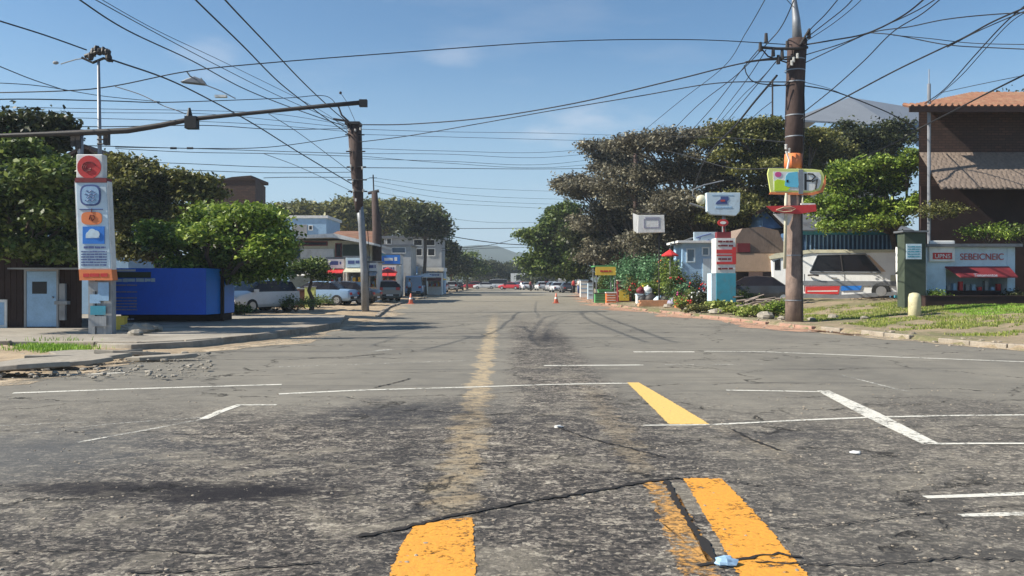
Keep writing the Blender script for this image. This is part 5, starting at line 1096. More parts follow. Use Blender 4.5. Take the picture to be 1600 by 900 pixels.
# shop front below
YW = 32.6; zs = .4
t = thing('small_shop', 'white fronted shop with red lettering and maroon awning at right edge', 'shop', (gx(1515,YW),YW,zs))
a, b, c, d = px2(1448, 386, 1586, 460, YW)
oa, ob = gx(1478,YW), gx(1574,YW); oz = P(0,421,YW).z
m = MB(); m.box(a, oa, YW, YW+1.4, zs-.3, d).box(ob, b, YW, YW+1.4, zs-.3, d).box(oa+.002, ob-.002, YW+.02, YW+1.38, oz, d-.003).box(oa+.01, ob-.01, YW+1.2, YW+1.4, zs-.3, oz-.01); m.build('wall', M_WHITEB, t)
m = MB(); m.box(a-.1, b+.15, YW-.25, YW+1.5, d+.003, d+.12); m.build('roof', M_METR, t)
m = MB(); u = px2(1500, 396, 1568, 406, YW); text_mesh('SEBEICNEIC', u[0], u[1], u[2], u[3], YW-.012, M_REDINK, 'lettering', t)
u = px2(1452, 376, 1492, 409, YW-.1); sb = MB().box(u[0], u[1], YW-.12, YW-.03, u[2], u[3]).build('corner_sign', M_WHITE, t); bevel(sb, .03)
u = px2(1457, 395, 1487, 405, YW-.1); MB().box(u[0], u[1], YW-.135, YW-.122, u[2], u[3]).build('red_plate', M_RED, sb); v_ = px2(1460, 397, 1484, 403.5, YW-.1); text_mesh('UPNS', v_[0], v_[1], v_[2], v_[3], YW-.142, M_WHITE, 'plate_lettering', sb)
m = MB(); v_ = px2(1458, 380, 1486, 385, YW-.1); lines(m, v_[0], v_[1], v_[2], v_[3], YW-.121, 1, 4); m.build('small_print', M_PUR, sb)
m = MB(); aw = [(oa-.05,YW-.02,oz+.12),(ob+.05,YW-.02,oz+.12),(ob+.05,YW-.6,oz-.28),(oa+.25,YW-.6,oz-.28)]; m.add(aw+[(x,y,z-.05) for x, y, z in aw], [(0,3,2,1),(4,5,6,7),(0,1,5,4),(1,2,6,5),(2,3,7,6),(3,0,4,7)]); aw_ = m.build('awning', M_MAROON, t)
text_mesh('Tienamentos', oa+.75, ob-.75, oz-.29, oz-.17, YW-.625, M_WHITEB, 'script', aw_)
m = MB(); m.box(oa+.1, ob-.1, YW+.25, YW+.5, zs-.1, zs+.75); m.build('counter', M_BRWALL, t); m = MB()
for k in range(9): m.box(oa+.2+k*.25, oa+.33+k*.25, YW+.3, YW+.45, zs+.753, zs+.753+rs.uniform(.12,.4), k % 3)
m.build_each('wares', [M_STEEL, M_LBLUE, M_RED], t)
# dark leaf-covered recess bushes
for i, (a, b, r_, h, mt) in enumerate([(1466,466,.55,.6,L_BRIGHT),(1545,362,1.0,.7,L_BRIGHT),(1600,365,1.1,.7,L_MID),(1470,330,1.0,.6,L_OLIVE),(1600,450,.8,.6,L_DARK)]):
    Yb = 32.2 if i in (0,4) else YW+.8
    zz = P(a,b,Yb).z if i not in (0,4) else .35
    if i in (1,2): zz = d+.12; 
    if i == 3: zz = P(1470,345,YW+1).z
    bush(['yellow green bush at the foot of the white shop wall','leafy green plant on the shop roof left','dark leafy plant on the shop roof at right edge','olive creeper hanging below the shingled roof','dark bush right of the shop by the frame edge'][i], (gx(a,Yb),Yb,zz), r_, h, mt, 70, .09, 80+i)
# dark band in front of shop, built as a low wall
t = thing('low_dark_wall', 'low dark wall along the lawn before the white shop', 'wall', (gx(1520,31.6),31.6,.3)); a, b = gx(1446,31.6), gx(1680,31.6)
m = MB(); m.box(a, b, 31.6, 31.9, .0, .92); m.build('panel', M_BRWALL, t); m = MB(); m.box(a-.03, b, 31.57, 31.93, .923, .97); m.build('coping', M_BRWALL, t)
# green door pillar with notice
YD = 32.0
t = thing('meter_cabinet', 'dark green meter cabinet with a white paper notice left of shop', 'cabinet', (gx(1431,YD),YD,.35))
a, b, c, d = px2(1413, 363, 1447, 488, YD); bevel(MB().box(a, b, YD, YD+.6, .2, d).build('body', M_OLIVE, t), .02)
u = px2(1416, 381, 1440, 405, YD-.02); nb = MB().box(u[0], u[1], YD-.03, YD-.004, u[2], u[3]).build('notice', M_WHITEB, t); m = MB(); lines(m, u[0]+.05, u[1]-.05, u[2]+.06, u[3]-.06, YD-.031, 5, 4); m.build('small_print', M_TEAL, nb)
m = MB(); m.box(a-.1, b+.05, YD-.1, YD+.7, d+.003, d+.07); m.build('roof', M_METR, t)
# yellow bollard
Yq = 28.6; t = thing('bollard', 'stubby yellow concrete bollard on the grass verge', 'bollard', (gx(1429,Yq),Yq,.25))
m = MB(); q = (gx(1429,Yq),Yq); m.tube([(q[0],q[1],0),(q[0],q[1],.95),(q[0],q[1],1.08),(q[0],q[1],1.12)], [.21,.20,.17,.06], 14); m.build('shaft', M_BLD, t, True); m = MB(); m.tube([(q[0],q[1],.02),(q[0],q[1],.26)], [.3,.25], 12); m.build('base', M_DIRTD, t)
# blue sheet building
YF = 47.0
t = thing('blue_sheet_shed', 'blue corrugated shed with turquoise frame behind the white camper', 'shed', (gx(1330,YF),YF,.6))
a, b, c, d = px2(1244, 361, 1412, 470, YF); m = MB(); m.corr(a, b, YF, .4, d, .3, .06); m.build('front_sheet', M_BLUF, t)
m = MB(); m.box(a, a+.1, YF+.1, YF+5, .4, d-.01).box(b-.1, b, YF+.1, YF+5, .4, d-.01); m.build('side_wall', M_BLUF, t)
m = MB(); 
for u in (1246, 1398, 1408): xx = gx(u, YF); m.box(xx-.1, xx+.1, YF-.25, YF-.12, .4, d-.1)
m.box(a, b, YF-.27, YF-.1, d-.22, d-.0); m.build('frame', M_TEAL, t)
m = MB()
for k in range(22): xx = gx(1258+k*6.6, YF); m.box(xx-.03, xx+.03, YF-.2, YF-.13, P(0,398,YF).z, d-.23)
m.build_each('railing', M_LBLUE, t)
m = MB(); v = [(a-.4,YF-.6,d+.02),(b+.3,YF-.6,d+.02),(b-.3,YF+4,d+1.5),(a+.3,YF+4,d+1.5)]; m.add(v+[(x,y,z-.06) for x,y,z in v], [(0,1,2,3),(7,6,5,4),(0,4,5,1),(1,5,6,2),(2,6,7,3),(3,7,4,0)]); m.build('roof', M_METR, t)
# big grey gable behind
YG = 64.0
t = thing('large_barn', 'big grey metal gable roof behind trees left of the tiled house', 'barn', (gx(1330,YG),YG,.6))
ap = P(1328,152,YG+5); m = MB(); l0, r0 = P(1235,186,YG), P(1440,215,YG); rc = P(1475,225,YG)
m.add([tuple(l0),(gx(1395,YG),YG,P(0,196,YG).z),tuple(ap),(l0.x,YG+.0,l0.z-.15),(gx(1395,YG),YG,P(0,196,YG).z-.15)], [(0,1,2),(0,3,4,1)])
m.add([(gx(1395,YG),YG,P(0,196,YG).z),(gx(1480,YG+2),YG+2,P(0,262,YG).z),(gx(1500,YG+10),YG+10,P(0,180,YG+10).z),tuple(ap)], [(0,1,2,3)])
m.add([(l0.x,YG,l0.z),tuple(ap),(gx(1235,YG+10),YG+10,l0.z)], [(0,1,2)]); m.build('roof', M('barn_sheet', (.24,.26,.29), .45, .12, .6, .15, .2, streak=True), t)
m = MB(); m.box(gx(1242,YG), gx(1395,YG)-.2, YG+.4, YG+9, .3, l0.z-.6); m.build('wall', M_GREYW, t)
# camper van
YV = 44.0; zv = .62
t = thing('camper_van', 'long white camper van with dark slanted window partly behind the tall pole', 'van', (gx(1305,YV),YV,zv))
def ol(pts, Y): return [tuple(P(a, b, Y)) for a, b in pts]
bo = MB().slab(ol([(1222,460),(1216,440),(1214,404),(1222,399),(1260,396),(1385,395),(1392,400),(1397,428),(1397,452),(1385,462),(1262,464)], YV), 2.0).build('body', PAINT('camper_paint', (.78,.78,.77)), t); bevel(bo, .1, 3)
rf = MB().slab(ol([(1212,404),(1222,399),(1270,394),(1392,395),(1392,399),(1270,399),(1214,408)], YV-.08), 2.16).build('roof', M_CREAM, t)
MB().slab(ol([(1271,426),(1281,403),(1346,402),(1366,427)], YV-.02), .03).build('window', M_GL, t); MB().slab(ol([(1220,424),(1220,410),(1228,407),(1228,424)], YV-.02), .03).build('window', M_GL, t)
MB().slab(ol([(1347,403),(1352,403),(1374,427),(1368,427)], YV-.03), .03).build('pillar_trim', M_BEIGE, t)
MB().slab(ol([(1256,443),(1262,440),(1392,441),(1398,445),(1396,448),(1262,447)], YV-.05), .06).build('chrome_strip', M_STEEL, t)
tl = MB().slab(ol([(1264,460),(1264,449),(1312,448),(1310,460)], YV-.06), .05).build('tail_light', M_RED, t); MB().slab(ol([(1267,456.5),(1267,455),(1309,454.5),(1309,456)], YV-.065), .01).build('lens_line', M_WHITE, tl)
MB().slab(ol([(1314,455),(1314,448),(1342,447.5),(1340,454)], YV-.06), .05).build('blue_reflector', M_BLUE, t)
MB().slab(ol([(1255,463),(1257,459),(1315,461),(1340,459),(1390,456),(1390,461),(1318,467),(1262,467)], YV-.08), .12).build('bumper', M_STEEL, t)
for u in (1243, 1366): 
    q = P(u, 460, YV+.1); w_ = MB().tube([(q.x,YV-.05,zv+.36),(q.x,YV+.3,zv+.36)], .44, 20).build('wheel', M_TYRE, t); MB().tube([(q.x,YV-.09,zv+.36),(q.x,YV-.052,zv+.36)], .24, 14).build('rim', M_RIM, w_)
m = MB()
for pts in ([(1270,427.5),(1280.5,402),(1346.5,401),(1367.5,428.5),(1270,427.5)],): m.tube([P(u, v, YV-.03) for u, v in pts], .04, 6)
m.build('window_trim', M_STEEL, t); m = MB(); m.tube([P(1313,402,YV-.035), P(1316,427,YV-.035)], .035, 6); m.build('window_bar', M_DARKM, t)
for u in (1262, 1318): m = MB(); m.tube([P(u,430,YV-.005), P(u,446,YV-.005), P(u,456,YV-.005)], .012, 5); m.build('door_seam', M_DARKM, t)
m = MB(); m.box(gx(1380,YV), gx(1391,YV), YV-.04, YV+.02, P(0,441,YV).z, P(0,432,YV).z); m.build('headlight', M_CREAM, t); m = MB(); m.tube([P(1300,436,YV-.05),P(1308,436,YV-.05)], .03, 6); m.build('door_handle', M_STEEL, t)
MB().box(gx(1250,YV), gx(1385,YV), YV+.1, YV+1.9, zv+.15, zv+.5).build('underbody', M_BLACK, t)
m = MB(); q = P(1268,432,YV-.1); m.tube([q, q+Vector((.25,-.12,.02)), q+Vector((.5,-.1,-.02))], .05, 6); m.build('mirror', M_DARKM, t)
t.rotation_euler.z = R(-16); t.scale = (1.06,1,1.06)
# white post right of the camper
t = thing('gate_post', 'pale leaning gate post with dark latch right of the camper', 'post', (gx(1404,40),40,.5)); m = MB(); m.tube([P(1405,386,40), P(1405,430,40), P(1409,488,40)], [.17,.16,.14], 8); m.build('shaft', M_WHITE, t, True); m = MB(); m.tube([P(1400,428,39.8),P(1405,422,39.8),P(1409,430,39.8),P(1407,436,39.8)], .05, 6); m.build('latch', M_BLACK, t)
# brush pile
t = thing('brush_pile', 'pile of dry brown branches right below the camper', 'brush', (gx(1370,39.5),39.5,.5)); m = MB(); rr = random.Random(9)
for k in range(70):
    q = Vector((gx(1370,39.5)+rr.gauss(0,.8), 39.5+rr.gauss(0,.4), .45+abs(rr.gauss(0,.12)))); dd = Vector((rr.uniform(-1,1), rr.uniform(-.5,.5), rr.uniform(-.15,.45)))*.6; m.tube([q-dd*.5, q+Vector((0,0,.06)), q+dd*.5], [.018,.014,.006], 4, False)
m.build('branches', M_BARK, t)
t = thing('brush_pile', 'fallen bleached branches left of the tall wooden pole', 'brush', (gx(1195,37),37,.4)); m = MB()
for k in range(26):
    q = Vector((gx(1197,37)+rr.gauss(0,.6), 37+rr.gauss(0,.3), .45+abs(rr.gauss(0,.15)))); dd = Vector((1,rr.uniform(-.4,.4),rr.uniform(0,.45)))*rr.uniform(.5,1.1); m.tube([q-dd*.5, q+dd*.5], [.05,.02], 5, False)
m.build('branches', M('bleached_wood', (.32,.26,.22), .9, .3, 3, .5), t)

# ------------------------------------------------------------------ right: shack, pillar, kiosk, signs
YK = 45.0
t = thing('beige_shack', 'beige boarded shack with brown canvas top left of the tall pole', 'shack', (gx(1190,YK),YK,.5))
a, b, c, d = px2(1148, 396, 1216, 424, YK); m = MB(); m.box(a, b, YK, YK+2.4, c, d); m.build('front_board', M_BEIGE, t)
m = MB(); 
for u in (1150, 1214): xx = gx(u, YK); m.box(xx-.06, xx+.06, YK+.1, YK+.22, .3, c+.01)
m.build_each('post', M_BARK, t); m = MB(); v = ol([(1148,395),(1150,372),(1160,357),(1190,354),(1216,360),(1232,395)], YK+.05); m.slab(v, 2.3); m.build('canvas_top', M('brown_canvas', (.21,.155,.125), .9, .35, 1.5, .7, streak=True), t)
m = MB(); u = px2(1152, 380, 1172, 394, YK-.02); m.box(u[0], u[1], YK-.03, YK+.045, u[2], u[3]); m.build('red_panel', M_MAROON, t)
t = thing('blue_gabled_hut', 'small hut with blue grey striped gable left of the red name sign', 'hut', (gx(1205,50),50,.6))
m = MB(); m.slab(ol([(1192,358),(1192,330),(1200,326),(1228,356)], 50), 3); m.build('gable', M_BLUF, t); m = MB(); m.box(gx(1192,50), gx(1232,50), 50.02, 53, .3, P(0,358,50).z-.003); m.build('wall', M_BRWALL, t)
m = MB(); m.slab(ol([(1184,330),(1198,322),(1236,360),(1232,362),(1198,328),(1186,334)], 49.6), 3.6); m.build('roof', M_BRWALL, t)
t = thing('brown_roofed_house', 'low dark house with brown roof edge behind the square white blue sign', 'house', (gx(1175,54),54,.6)); m = MB(); m.box(gx(1120,54), gx(1200,54), 54, 58, .3, P(0,330,54).z); m.build('wall', M_BRWALL, t); m = MB(); m.slab(ol([(1110,330),(1200,328),(1200,322),(1115,323)], 53.6), 5); m.build('roof', M_BEIGE, t)
# teal pillar
YQ = 39.0; zq = gz(1132, YQ)-.05
t = thing('advertising_pillar', 'square teal pillar with white and red upper panels beside the kiosk', 'sign', (gx(1134,YQ),YQ,zq))
a, b, c, d = px2(1112, 427, 1119, 470, YQ); MB().box(a, b, YQ+.02, YQ+.9, zq, d).build('lit_side_strip', M_WHITEB, t)  # pale strip paints the sunlit left face of the pillar
a, b, c, d = px2(1119, 427, 1150, 470, YQ); bevel(MB().box(a+.003, b, YQ, YQ+.95, zq, d).build('teal_base', M_TEAL, t), .015)
a, b, c, d = px2(1119, 372, 1149, 426.5, YQ); cx_ = (a+b)/2; tp = MB().box(a, b, YQ+.01, YQ+.9, d-(d-c), d).build('white_panel', M_WHITE, t)
m = MB(); 
for v0, v1 in ((390,396),(398,400),(409,413)): u = px2(1119.5, v0, 1149, v1, YQ); m.box(u[0], u[1], YQ-.02, YQ+.005, u[2], u[3])
u = px2(1144, 386, 1149.3, 413, YQ); m.box(u[0], u[1]+.02, YQ-.03, YQ-.022, u[2], u[3]); m.build('red_panel', M_RED, tp)
m = MB(); u = px2(1122, 401, 1142, 408, YQ); lines(m, u[0], u[1], u[2], u[3], YQ-.0, 1, 3, .02); u = px2(1122, 416, 1146, 423, YQ); lines(m, u[0], u[1], u[2], u[3], YQ, 1, 8, .02); u = px2(1122, 374, 1146, 387, YQ); lines(m, u[0], u[1], u[2], u[3], YQ, 2, 12, .02); m.build('lettering', M_MAROON, tp)
m = MB(); m.tube([P(1132,372,YQ+.4), P(1131,352,YQ+.4)], .05, 6); m.box(gx(1122,YQ), gx(1144,YQ), YQ+.2, YQ+.6, d+.003, d+.3); m.build('top_mount', M_MAROON, t)
m = MB(); q = P(1130,348,YQ+.3); m.disc(tuple(q), .25, .08, 22, r2=.17); e_ = m.build('red_disc', M_RED, t); m = MB(); m.disc((q.x,q.y-.012,q.z), .14, .01, 18, r2=.07); m.build('disc_face', M_WHITE, e_)
# square white-blue sign
YX = 40.0
t = thing('square_sign', 'square pale blue sign board with dark emblem high above the teal pillar', 'sign', P(1131,318,YX))
bd = outline([(1112,335),(1150,337),(1156,330),(1157,301),(1104,301),(1105,330)], YX, .35).build('board', M_WHITEB, t); bevel(bd, .02)
m = MB(); m.slab(ol([(1118,319),(1120,315),(1126,311),(1126,307),(1138,307),(1139,312),(1136,315),(1137,319)], YX-.012), .011); m.build('emblem', M_INK, bd); m = MB(); m.pbox(1126, 312, 1133, 315, YX-.022, .009); m.build('red_mark', M_REDINK, bd)
m = MB(); u = px2(1118, 321, 1144, 327, YX); lines(m, u[0], u[1], u[2], u[3], YX-.002, 1, 6, .01); u = px2(1112, 304, 1146, 306, YX); lines(m, u[0], u[1], u[2], u[3], YX-.002, 1, 2, .01); m.build('small_print', M_LBLUE, bd)
m = MB(); m.tube([P(1131,336,YX+.5), (P(1131,336,YX+.5).x, YX+.5, .3)], .09, 8); m.tube([P(1131,300,YX+.5), P(1131,340,YX+.5)], .09, 8); m.build('post', M_STEEL, t)
t = thing('street_lamp', 'white globe lamp on bent arm left of the square pale blue sign', 'lamp', P(1093,312,YX+.5)); m = MB(); m.tube([P(1131,282,YX+.5),P(1100,289,YX+.5),P(1083,296,YX+.5),P(1082,305,YX+.5),P(1090,312,YX+.5)], .035, 6); m.tube([P(1078,318,YX+.5),P(1105,326,YX+.5)], .05, 6); m.build('arm', M_STEEL, t); MB().ball(tuple(P(1096,312,YX+.5)), .26, .26, .24, 14, 9).build('globe', M_CREAM, t, True)
# box sign
YZ = 47.0
t = thing('box_sign', 'white light box sign with an empty dark rectangle outline in the trees', 'sign', P(1015,350,YZ))
bx_ = outline([(996,364),(1039,363),(1038,336),(997,336)], YZ, .35).build('box', M_WHITE, t); bevel(bx_, .02); m = MB(); v = [P(996,364,YZ+.02),P(997,336,YZ+.02),P(989,333,YZ+1.4),P(990,360,YZ+1.4)]; m.add([tuple(q-Vector((.01,0,0))) for q in v], [(0,1,2,3)]); m.build('side_face', M_GREYW, t)
m = MB()
for r_ in ((1006,342,1030,343.3),(1006,355,1030,356.3),(1006,343.4,1007.2,354.9),(1028.8,343.4,1030,354.9),(1008,339.5,1031,341.2)): m.pbox(*r_, YZ-.014, .01)
m.build('outline', M_PUR, bx_); m = MB(); m.tube([P(1030,363,YZ+.5), (P(1030,363,YZ+.5).x,YZ+.5,.3)], .045, 8); m.tube([P(995,333,YZ+.3),P(1040,335,YZ+.3)], .03, 6); m.build('post', M_DARKM, t)
# kiosk
t = thing('blue_kiosk', 'light blue kiosk with white roof board left of teal pillar', 'kiosk', (gx(1090,47),47,.4))
a, b, c, d = px2(1066, 380, 1120, 452, 47); m = MB(); m.box(a, b, 47, 49.5, .2, d); m.build('wall', M_LBLUE, t); windows(t, [(1072,388,1086,410),(1096,386,1108,400)], 47, M_WHITEB, M_GLB); MB().box(gx(1098,47),gx(1112,47),46.94,46.996,.4,P(0,404,47).z).build('door', M_WHITEB, t)
m = MB(); m.box(gx(1056,47), b+.1, 46.4, 49.8, d+.003, d+.13); m.build('roof', M_WHITE, t); m = MB(); u = px2(1082, 363, 1119, 380, 47); m.box(u[0], u[1], 46.6, 46.75, d+.133, u[3]); rb = m.build('roof_board', M_WHITEB, t)
m = MB(); p = P(1100,372,46.58); m.tube([p+Vector((-.45,0,.0)),p+Vector((-.1,0,.12)),p+Vector((.4,0,.25))], .03, 5); m.tube([p+Vector((0,0,-.2)),p+Vector((.3,0,-.1))], .03, 5); m.tube([p+Vector((-.3,0,-.2)),p+Vector((-.2,0,.02))], .03, 5); m.build('scribble', M_INK, rb)
m = MB(); v = [(gx(1052,48),46.8,d-.1),(gx(1083,48),46.8,d+.35),(gx(1083,48),49,d+.35),(gx(1052,48),49,d-.1)]; m.add(v+[(x,y,z+.05) for x,y,z in v], [(3,2,1,0),(4,5,6,7),(0,1,5,4),(1,2,6,5),(2,3,7,6),(3,0,4,7)]); m.build('lean_to', M_METR, t)
# market goods, far to near
def gl_(px, Y): return (gx(px, Y), Y, gz(px, Y)-.02)
t = thing('yellow_stall', 'stall with yellow sign canopy on thin posts at the right kerb', 'stall', gl_(945,58)); a, b, c, d = px2(930, 417, 961, 430, 58); z_ = gz(945,58)
m = MB(); m.box(a, b, 57.6, 57.75, c, d); yb = m.build('sign_board', M_YELL, t); m = MB(); lines(m, a+.3, b-.3, c+.15, d-.15, 57.59, 1, 3); m.build('lettering', M_RED, yb); m = MB(); m.box(a-.1, b+.1, 57.6, 60, d+.003, d+.09); m.build('roof', M_GREEN, t)
m = MB()
for xx in (a+.05, b-.05):
    for yy in (57.7, 59.9): m.tube([(xx,yy,z_-.1),(xx,yy,d)], .04, 6)
m.build_each('post', M_STEEL, t); m = MB(); m.box(a+.2, b-.2, 57.9, 58.8, z_+.75, z_+.82); m.box(a+.25, b-.25, 58, 58.7, z_, z_+.74); m.build('table', M_GREEN, t)
def goods(name, label, px, Y, w_, dp, h, mat, cat, lid=None, group=None):
    x, y, z = gl_(px, Y); t = thing(name, label, cat, (x,y,z), 0, group); o = MB().box(x-w_/2, x+w_/2, y, y+dp, z, z+h).build('body', mat, t); bevel(o, .02)
    m = MB(); m.box(x-w_/2-.03, x+w_/2+.03, y-.03, y+dp+.03, z+h+.003, z+h+.07); m.build('lid', lid or mat, t)
    m = MB()
    for k in range(3): zz = z+h*(.25+.25*k); m.box(x-w_/2+.04, x+w_/2-.04, y-.014, y-.001, zz, zz+h*.06)
    m.build('trim', lid or mat, t); return t
goods('cool_box', 'tall white grey cooler at the left end of right stalls', 913, 74, .7, .7, 1.5, M_WHITE, 'cooler', M_LBLUE)
goods('cool_box', 'pale blue cooler next to the yellow stall', 923, 66, .45, .5, 1.3, M_WHITEB, 'cooler', M_STEEL)
goods('bin', 'dark green bin below the yellow sign canopy', 939, 55, .8, .6, .6, M_GREEN, 'bin', M_OLIVE)
goods('crate', 'orange crate with white lid right of dark green bin', 955, 54.5, .65, .5, .65, M_ORANGE, 'crate', M_WHITE)
goods('display_cabinet', 'brown and yellow display cabinet with pale top right of yellow stall', 976, 57, .95, .7, 1.45, M_MAROON, 'cabinet', M_CREAM); x, y, z = gl_(976,57)
m = MB(); m.box(x-.38, x+.3, y-.06, y-.02, z+.1, z+.85); single('yellow_poster', m, M_YELL, 'yellow orange poster leaning on the brown display cabinet', 'poster', loc=(x,y-.05,z))
goods('crate', 'salmon square crate on end behind the flower pots', 1066, 43, .62, .5, .5, M_ORANGE, 'crate', M_BEIGE)
goods('fruit_table', 'white clothed low table with dark bag between green plants', 1008, 52, 1.0, .7, .55, M_WHITE, 'table', M_WHITEB)
rr = random.Random(12)
for i, (px, Y, r_, mt, lab) in enumerate([(1006,51.2,.36,M_BLACK,'black sack in front of the white clothed table'),(1018,51,.42,M_DARKM,'large dark sack right of the white clothed table'),(1012,52.3,.30,M_WHITE,'white bundle on top of the white clothed table'),(1030,49.5,.34,M_WHITEB,'pale blue bag beside dark sacks'),(1042,47.5,.42,M_BLACK,'black bag at the end of the orange boards'),(1001,52.3,.28,M_MAROON,'dark red bundle on the white clothed table'),(1053,44.5,.34,M_PUR,'violet bag by the flower pots'),(1078,42,.42,M_WHITE,'white sack low among the potted plants'),(1103,41,.34,M_YELL,'yellow sack at the foot of the teal pillar'),(960,60,.3,M_DARKM,'dark bundle left of the brown display cabinet'),(1090,42.5,.36,M_DARKM,'dark sack among the potted plants'),(988,58,.33,M_GREEN,'green sack right of the brown display cabinet')]):
    x, y, z = gl_(px, Y); z += .62 if i in (2,5) else 0
    m = MB(); m.ball((0,0,r_*.75), r_, r_*.8, r_*.8, 12, 8, jit=.09, rnd=rr); m.tube([(0,0,r_*1.45),(.03,0,r_*1.75)], [r_*.16,r_*.26], 7); single('sack', m, mt, lab, 'sack', 'goods laid out on the right kerb', smooth=True).location = (x, y, z)
t = thing('plank_stack', 'stack of orange brown boards lying along the right pavement', 'planks', gl_(1028,45.5)); x, y, z = gl_(1028,45.5)
for k in range(4): m = MB(); m.box(x-1.0+rr.uniform(-.1,.1), x+.95+rr.uniform(-.1,.1), y-.3+.03*k, y+.3, z+.06+.085*k, z+.14+.085*k); m.build('board', M('plank_wood_%d' % k, (.50,.27,.15), .8, .3, 2, .3), t)
parasol('bright red round parasol over the flowers left of blue kiosk', 1047, 397, 46, .48, M_RED, .3, .27)
for i, (px, Y, r_, h, mt, fl, lab) in enumerate([(975,61,1.2,2.3,L_MINT,None,'tall mint green plant behind the brown display cabinet'),(1000,57,1.3,2.4,L_MINT,None,'mint green plant behind the white clothed table'),(1026,54,1.1,2.1,L_MINT,None,'mint green plant left of the red parasol pole'),(1040,48.5,.7,2.4,L_MID,M_ORANGE,'dark bush with orange flowers under the red parasol'),
        (1062,42.5,.35,.75,L_MID,M_MAG,'potted plant with violet flowers by salmon crate'),(1082,41.5,.4,.8,L_MID,M_WHITE,'potted plant with white blooms left of teal pillar'),(1072,41,.35,.5,L_OLIVE,M_YELL,'low potted plant with yellow blooms'),(1097,40.5,.45,.6,L_DARK,None,'dark potted plant touching the teal pillar'),
        (1128,38.2,.9,.35,L_GRASS,None,'grass tuft at the foot of teal pillar'),(1165,40,.7,.7,L_MID,None,'green bush right of the teal pillar'),(1180,33,.7,.35,L_GRASS,None,'weed tuft midway between teal pillar and tall pole'),(1212,32.5,.6,.55,L_BRIGHT,None,'bright green weed clump left of the tall pole base'),(1150,34.5,.6,.3,L_GRASS,None,'low weed tuft before the teal pillar'),
        (1090,37,.5,.3,L_OLIVE,None,'weed patch at the kerb below the potted plants'),(985,60,.6,1.7,L_DARK,None,'dark shrub between mint green plants'),
        (1056,44,.55,1.5,L_MID,M_RED,'tall plant with red flowers right of the red parasol'),(1052,47,.7,1.9,L_BRIGHT,None,'bright green shrub behind the red parasol'),(1070,43.5,.6,1.1,L_MINT,None,'mint green potted shrub before the blue kiosk'),
        (1088,43.5,.6,1.2,L_DARK,M_RED,'dark shrub with red flowers before the blue kiosk'),(1015,53,.8,1.0,L_BRIGHT,M_YELL,'low bright shrub with yellow flowers behind the sacks'),(994,55,.7,1.3,L_OLIVE,M_RED,'olive shrub with red flowers right of the display cabinet'),
        (1066,40.2,.5,.45,L_GRASS,M_RED,'red flowering weed at kerb below the violet flower pot'),(952,62,.8,1.6,L_MID,None,'green shrub behind the yellow stall')]):
    b = bush(lab, gl_(px, Y), r_, h, mt, int((90 if h < 1.4 else 170)*max(.6, r_)), .10 if r_ < .8 else .15, 100+i, name='plant', cat='plant', flowers=fl)
    if 4 <= i <= 7: x, y, z = gl_(px, Y); MB().tube([(x,y,z),(x,y,z+h*.4)], [.14,.2], 12).build('pot', M_TERC if i != 5 else M_WHITE, b)

rr = random.Random(77)
for i, (px, Y, r_, lab) in enumerate([(1045,44,.28,'grey rock right of the orange boards'),(1075,39,.22,'small rock at the kerb below the pot plants'),(1120,35.5,.3,'rock on the verge before the teal pillar'),(1160,33.5,.24,'rock between teal pillar and tall pole'),(1196,31,.34,'largest rock left of the tall pole foot'),(1222,30,.18,'small rock touching the foot of the tall pole'),(1268,29.5,.16,'small pale rock right of tall pole foot'),(1302,30,.2,'pale rock in the grass below the camper'),(1350,29,.15,'little rock in the grass left of the bollard')]):
    x, y, z = gx(px, Y), Y, gz(px, Y); m = MB(); m.ball((0,0,r_*.3), r_, r_*.75, r_*.5, 9, 7, jit=.2, rnd=rr); o = single('rock', m, M_CONC, lab, 'rock', 'rocks along the right verge'); o.location = (x, y, z)
# ------------------------------------------------------------------ ground cover
def scatter(name, label, cat, mat, fn, n, blade, seed, width=.012):
    rg = np.random.default_rng(seed); rr = random.Random(seed); V = np.empty((n*4,3)); i = 0
    while i < n:
        x, y, z = fn(rr); h = blade*rr.uniform(.5,1.4); a = rr.uniform(0, math.pi); dx, dy = math.cos(a)*width, math.sin(a)*width; lx, ly = rr.gauss(0,.35)*h, rr.gauss(0,.35)*h
        V[i*4:i*4+4] = [(x-dx,y-dy,z-.02),(x+dx,y+dy,z-.02),(x+lx+dx*.3,y+ly+dy*.3,z+h),(x+lx-dx*.3,y+ly-dy*.3,z+h)]; i += 1
    o = quadmesh(name, V, mat); return tag(o, label, cat, kind='stuff')
def rkx(y): return min(KR, key=lambda p: abs(p.y-y)).x if y > 16 else 12
KRa = np.array([(p.x, p.y) for p in KR])
def zfast(x, y): d = math.sqrt(((KRa[:,0]-x)**2+(KRa[:,1]-y)**2).min()); return rz_right(max(0, d-.12), x, y), d
def f_verge(rr):
    while True:
        x, y = rr.uniform(9.6, 24), rr.uniform(21, 36); z, d = zfast(x, y)
        if x < 10.2+(y-27)*.0 and y > 33: continue
        v = mn.noise(Vector((x*.55, y*.55, 1))) + .5*mn.noise(Vector((x*2, y*2, 5)))
        if d > 1.3+.35*math.sin(x*2) and v > -.05+.1*(x > 17) and x > kxx(y)+.9: return x, y, z
def kxx(y):
    i = int(np.abs(KRa[:,1]-y)[KRa[:,0] < 13].argmin()); return KRa[KRa[:,0] < 13][i,0]
scatter('grass', 'short green verge grass between the kerb and the camper', 'grass', L_GRASS, f_verge, 42000, .055, 3, .013)
def f_lawn(rr):
    while True:
        x, y = rr.uniform(gx(1478,29), 26), rr.uniform(26.5, 31.5); z, d = zfast(x, y)
        if x > gx(1475, y): return x, y, z
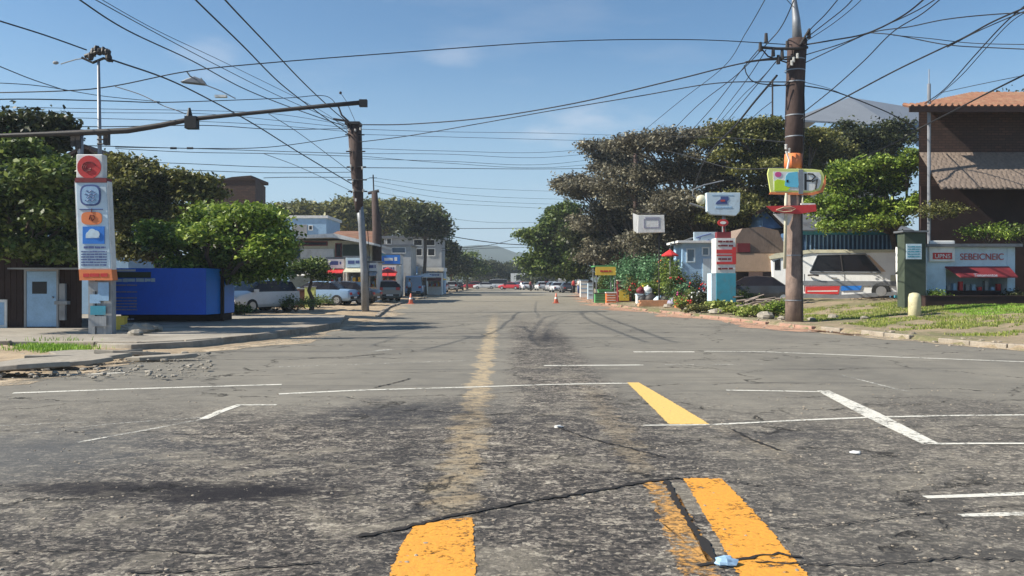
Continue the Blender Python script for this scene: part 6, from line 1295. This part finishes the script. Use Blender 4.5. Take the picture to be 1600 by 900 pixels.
scatter('lawn', 'bright green lawn strip before the dark wall at right edge', 'grass', L_LAWN, f_lawn, 26000, .05, 4, .014)
def f_left(rr):
    while True:
        q = G(rr.gauss(85, 28), rr.gauss(546, 2.6), .06)
        if q.y < 30: return q.x, q.y, .17 if q.y > 18.6 else .08
scatter('weeds', 'small green weed patch on the pavement edge at the left corner', 'weeds', L_LAWN, f_left, 2500, .07, 6)
def stones(name, label, fn, n, r0, r1, mat, seed):
    rr = random.Random(seed); m = MB()
    for _ in range(n): x, y, z = fn(rr); r_ = r0*(r1/r0)**(rr.random()**2.5); m.ball((x,y,z+r_*.2), r_*rr.uniform(.8,1.5), r_*rr.uniform(.8,1.4), r_*.55, 6, 4, jit=.25, rnd=rr)
    return tag(m.build(name, mat), label, 'gravel', kind='stuff')
def f_rk(rr):
    i = rr.randrange(10, len(KR)-330); p = KR[i]; d = (KR[i+1]-KR[i]).normalized(); nrm = Vector((d.y,-d.x)); o_ = rr.gauss(-.1, .45); q = p+nrm*o_; return q.x, q.y, (rz_right(o_, q.x, q.y) if o_ > .15 else 0)
stones('gravel', 'loose gravel and crumbs along the right kerb', f_rk, 1500, .012, .07, M_KERB, 3)
def f_lk(rr):
    q = G(rr.uniform(-30,330), rr.uniform(552,596)); return q.x, q.y, .05
stones('gravel', 'loose stones on the broken dirt shoulder at left corner', f_lk, 420, .012, .06, M_CONC, 4)
def f_near(rr): y = 3.4+rr.random()**1.4*9; return rr.uniform(-.62,.62)*y, y, 0
stones('gravel', 'tiny stone crumbs scattered over the near asphalt', f_near, 2600, .004, .014, M_KERB, 5)
# broken asphalt ridge at the left corner
rr = random.Random(21)
for i, (a, b, w_, dp, rz) in enumerate([(150,557,.9,.35,.3),(120,566,.8,.3,.5),(75,574,.9,.3,.4),(185,552,.5,.25,-.2),(215,556,.7,.2,.2),(25,583,.7,.3,.3),(250,560,.6,.15,.1),(95,562,.6,.25,.6)]):
    q = G(a, b, .05); m = MB(); n = 9; pts = [(w_*(1+rr.uniform(-.2,.2))*math.cos(2*math.pi*k/n), dp*(1+rr.uniform(-.25,.25))*math.sin(2*math.pi*k/n)) for k in range(n)]
    m.prism(pts, -.08, .0); o = m.build('broken_slab', M_CONC, None); o.location = (q.x,q.y,.11+.03*(i%3)); o.rotation_euler = (rr.uniform(-.12,.12), rr.uniform(-.1,.1), rz); bevel(o, .015)
    tag(o, ['largest broken slab at the left corner near sign tower','broken slab tilted left of the largest one','long broken slab lower on the dirt shoulder','small broken slab under the pavement edge','flat broken slab right of the largest one','leftmost broken slab close to the white road line','thin broken slab farthest right on the shoulder','broken slab highest on the left dirt shoulder'][i], 'slab', 'broken slabs at the left corner')
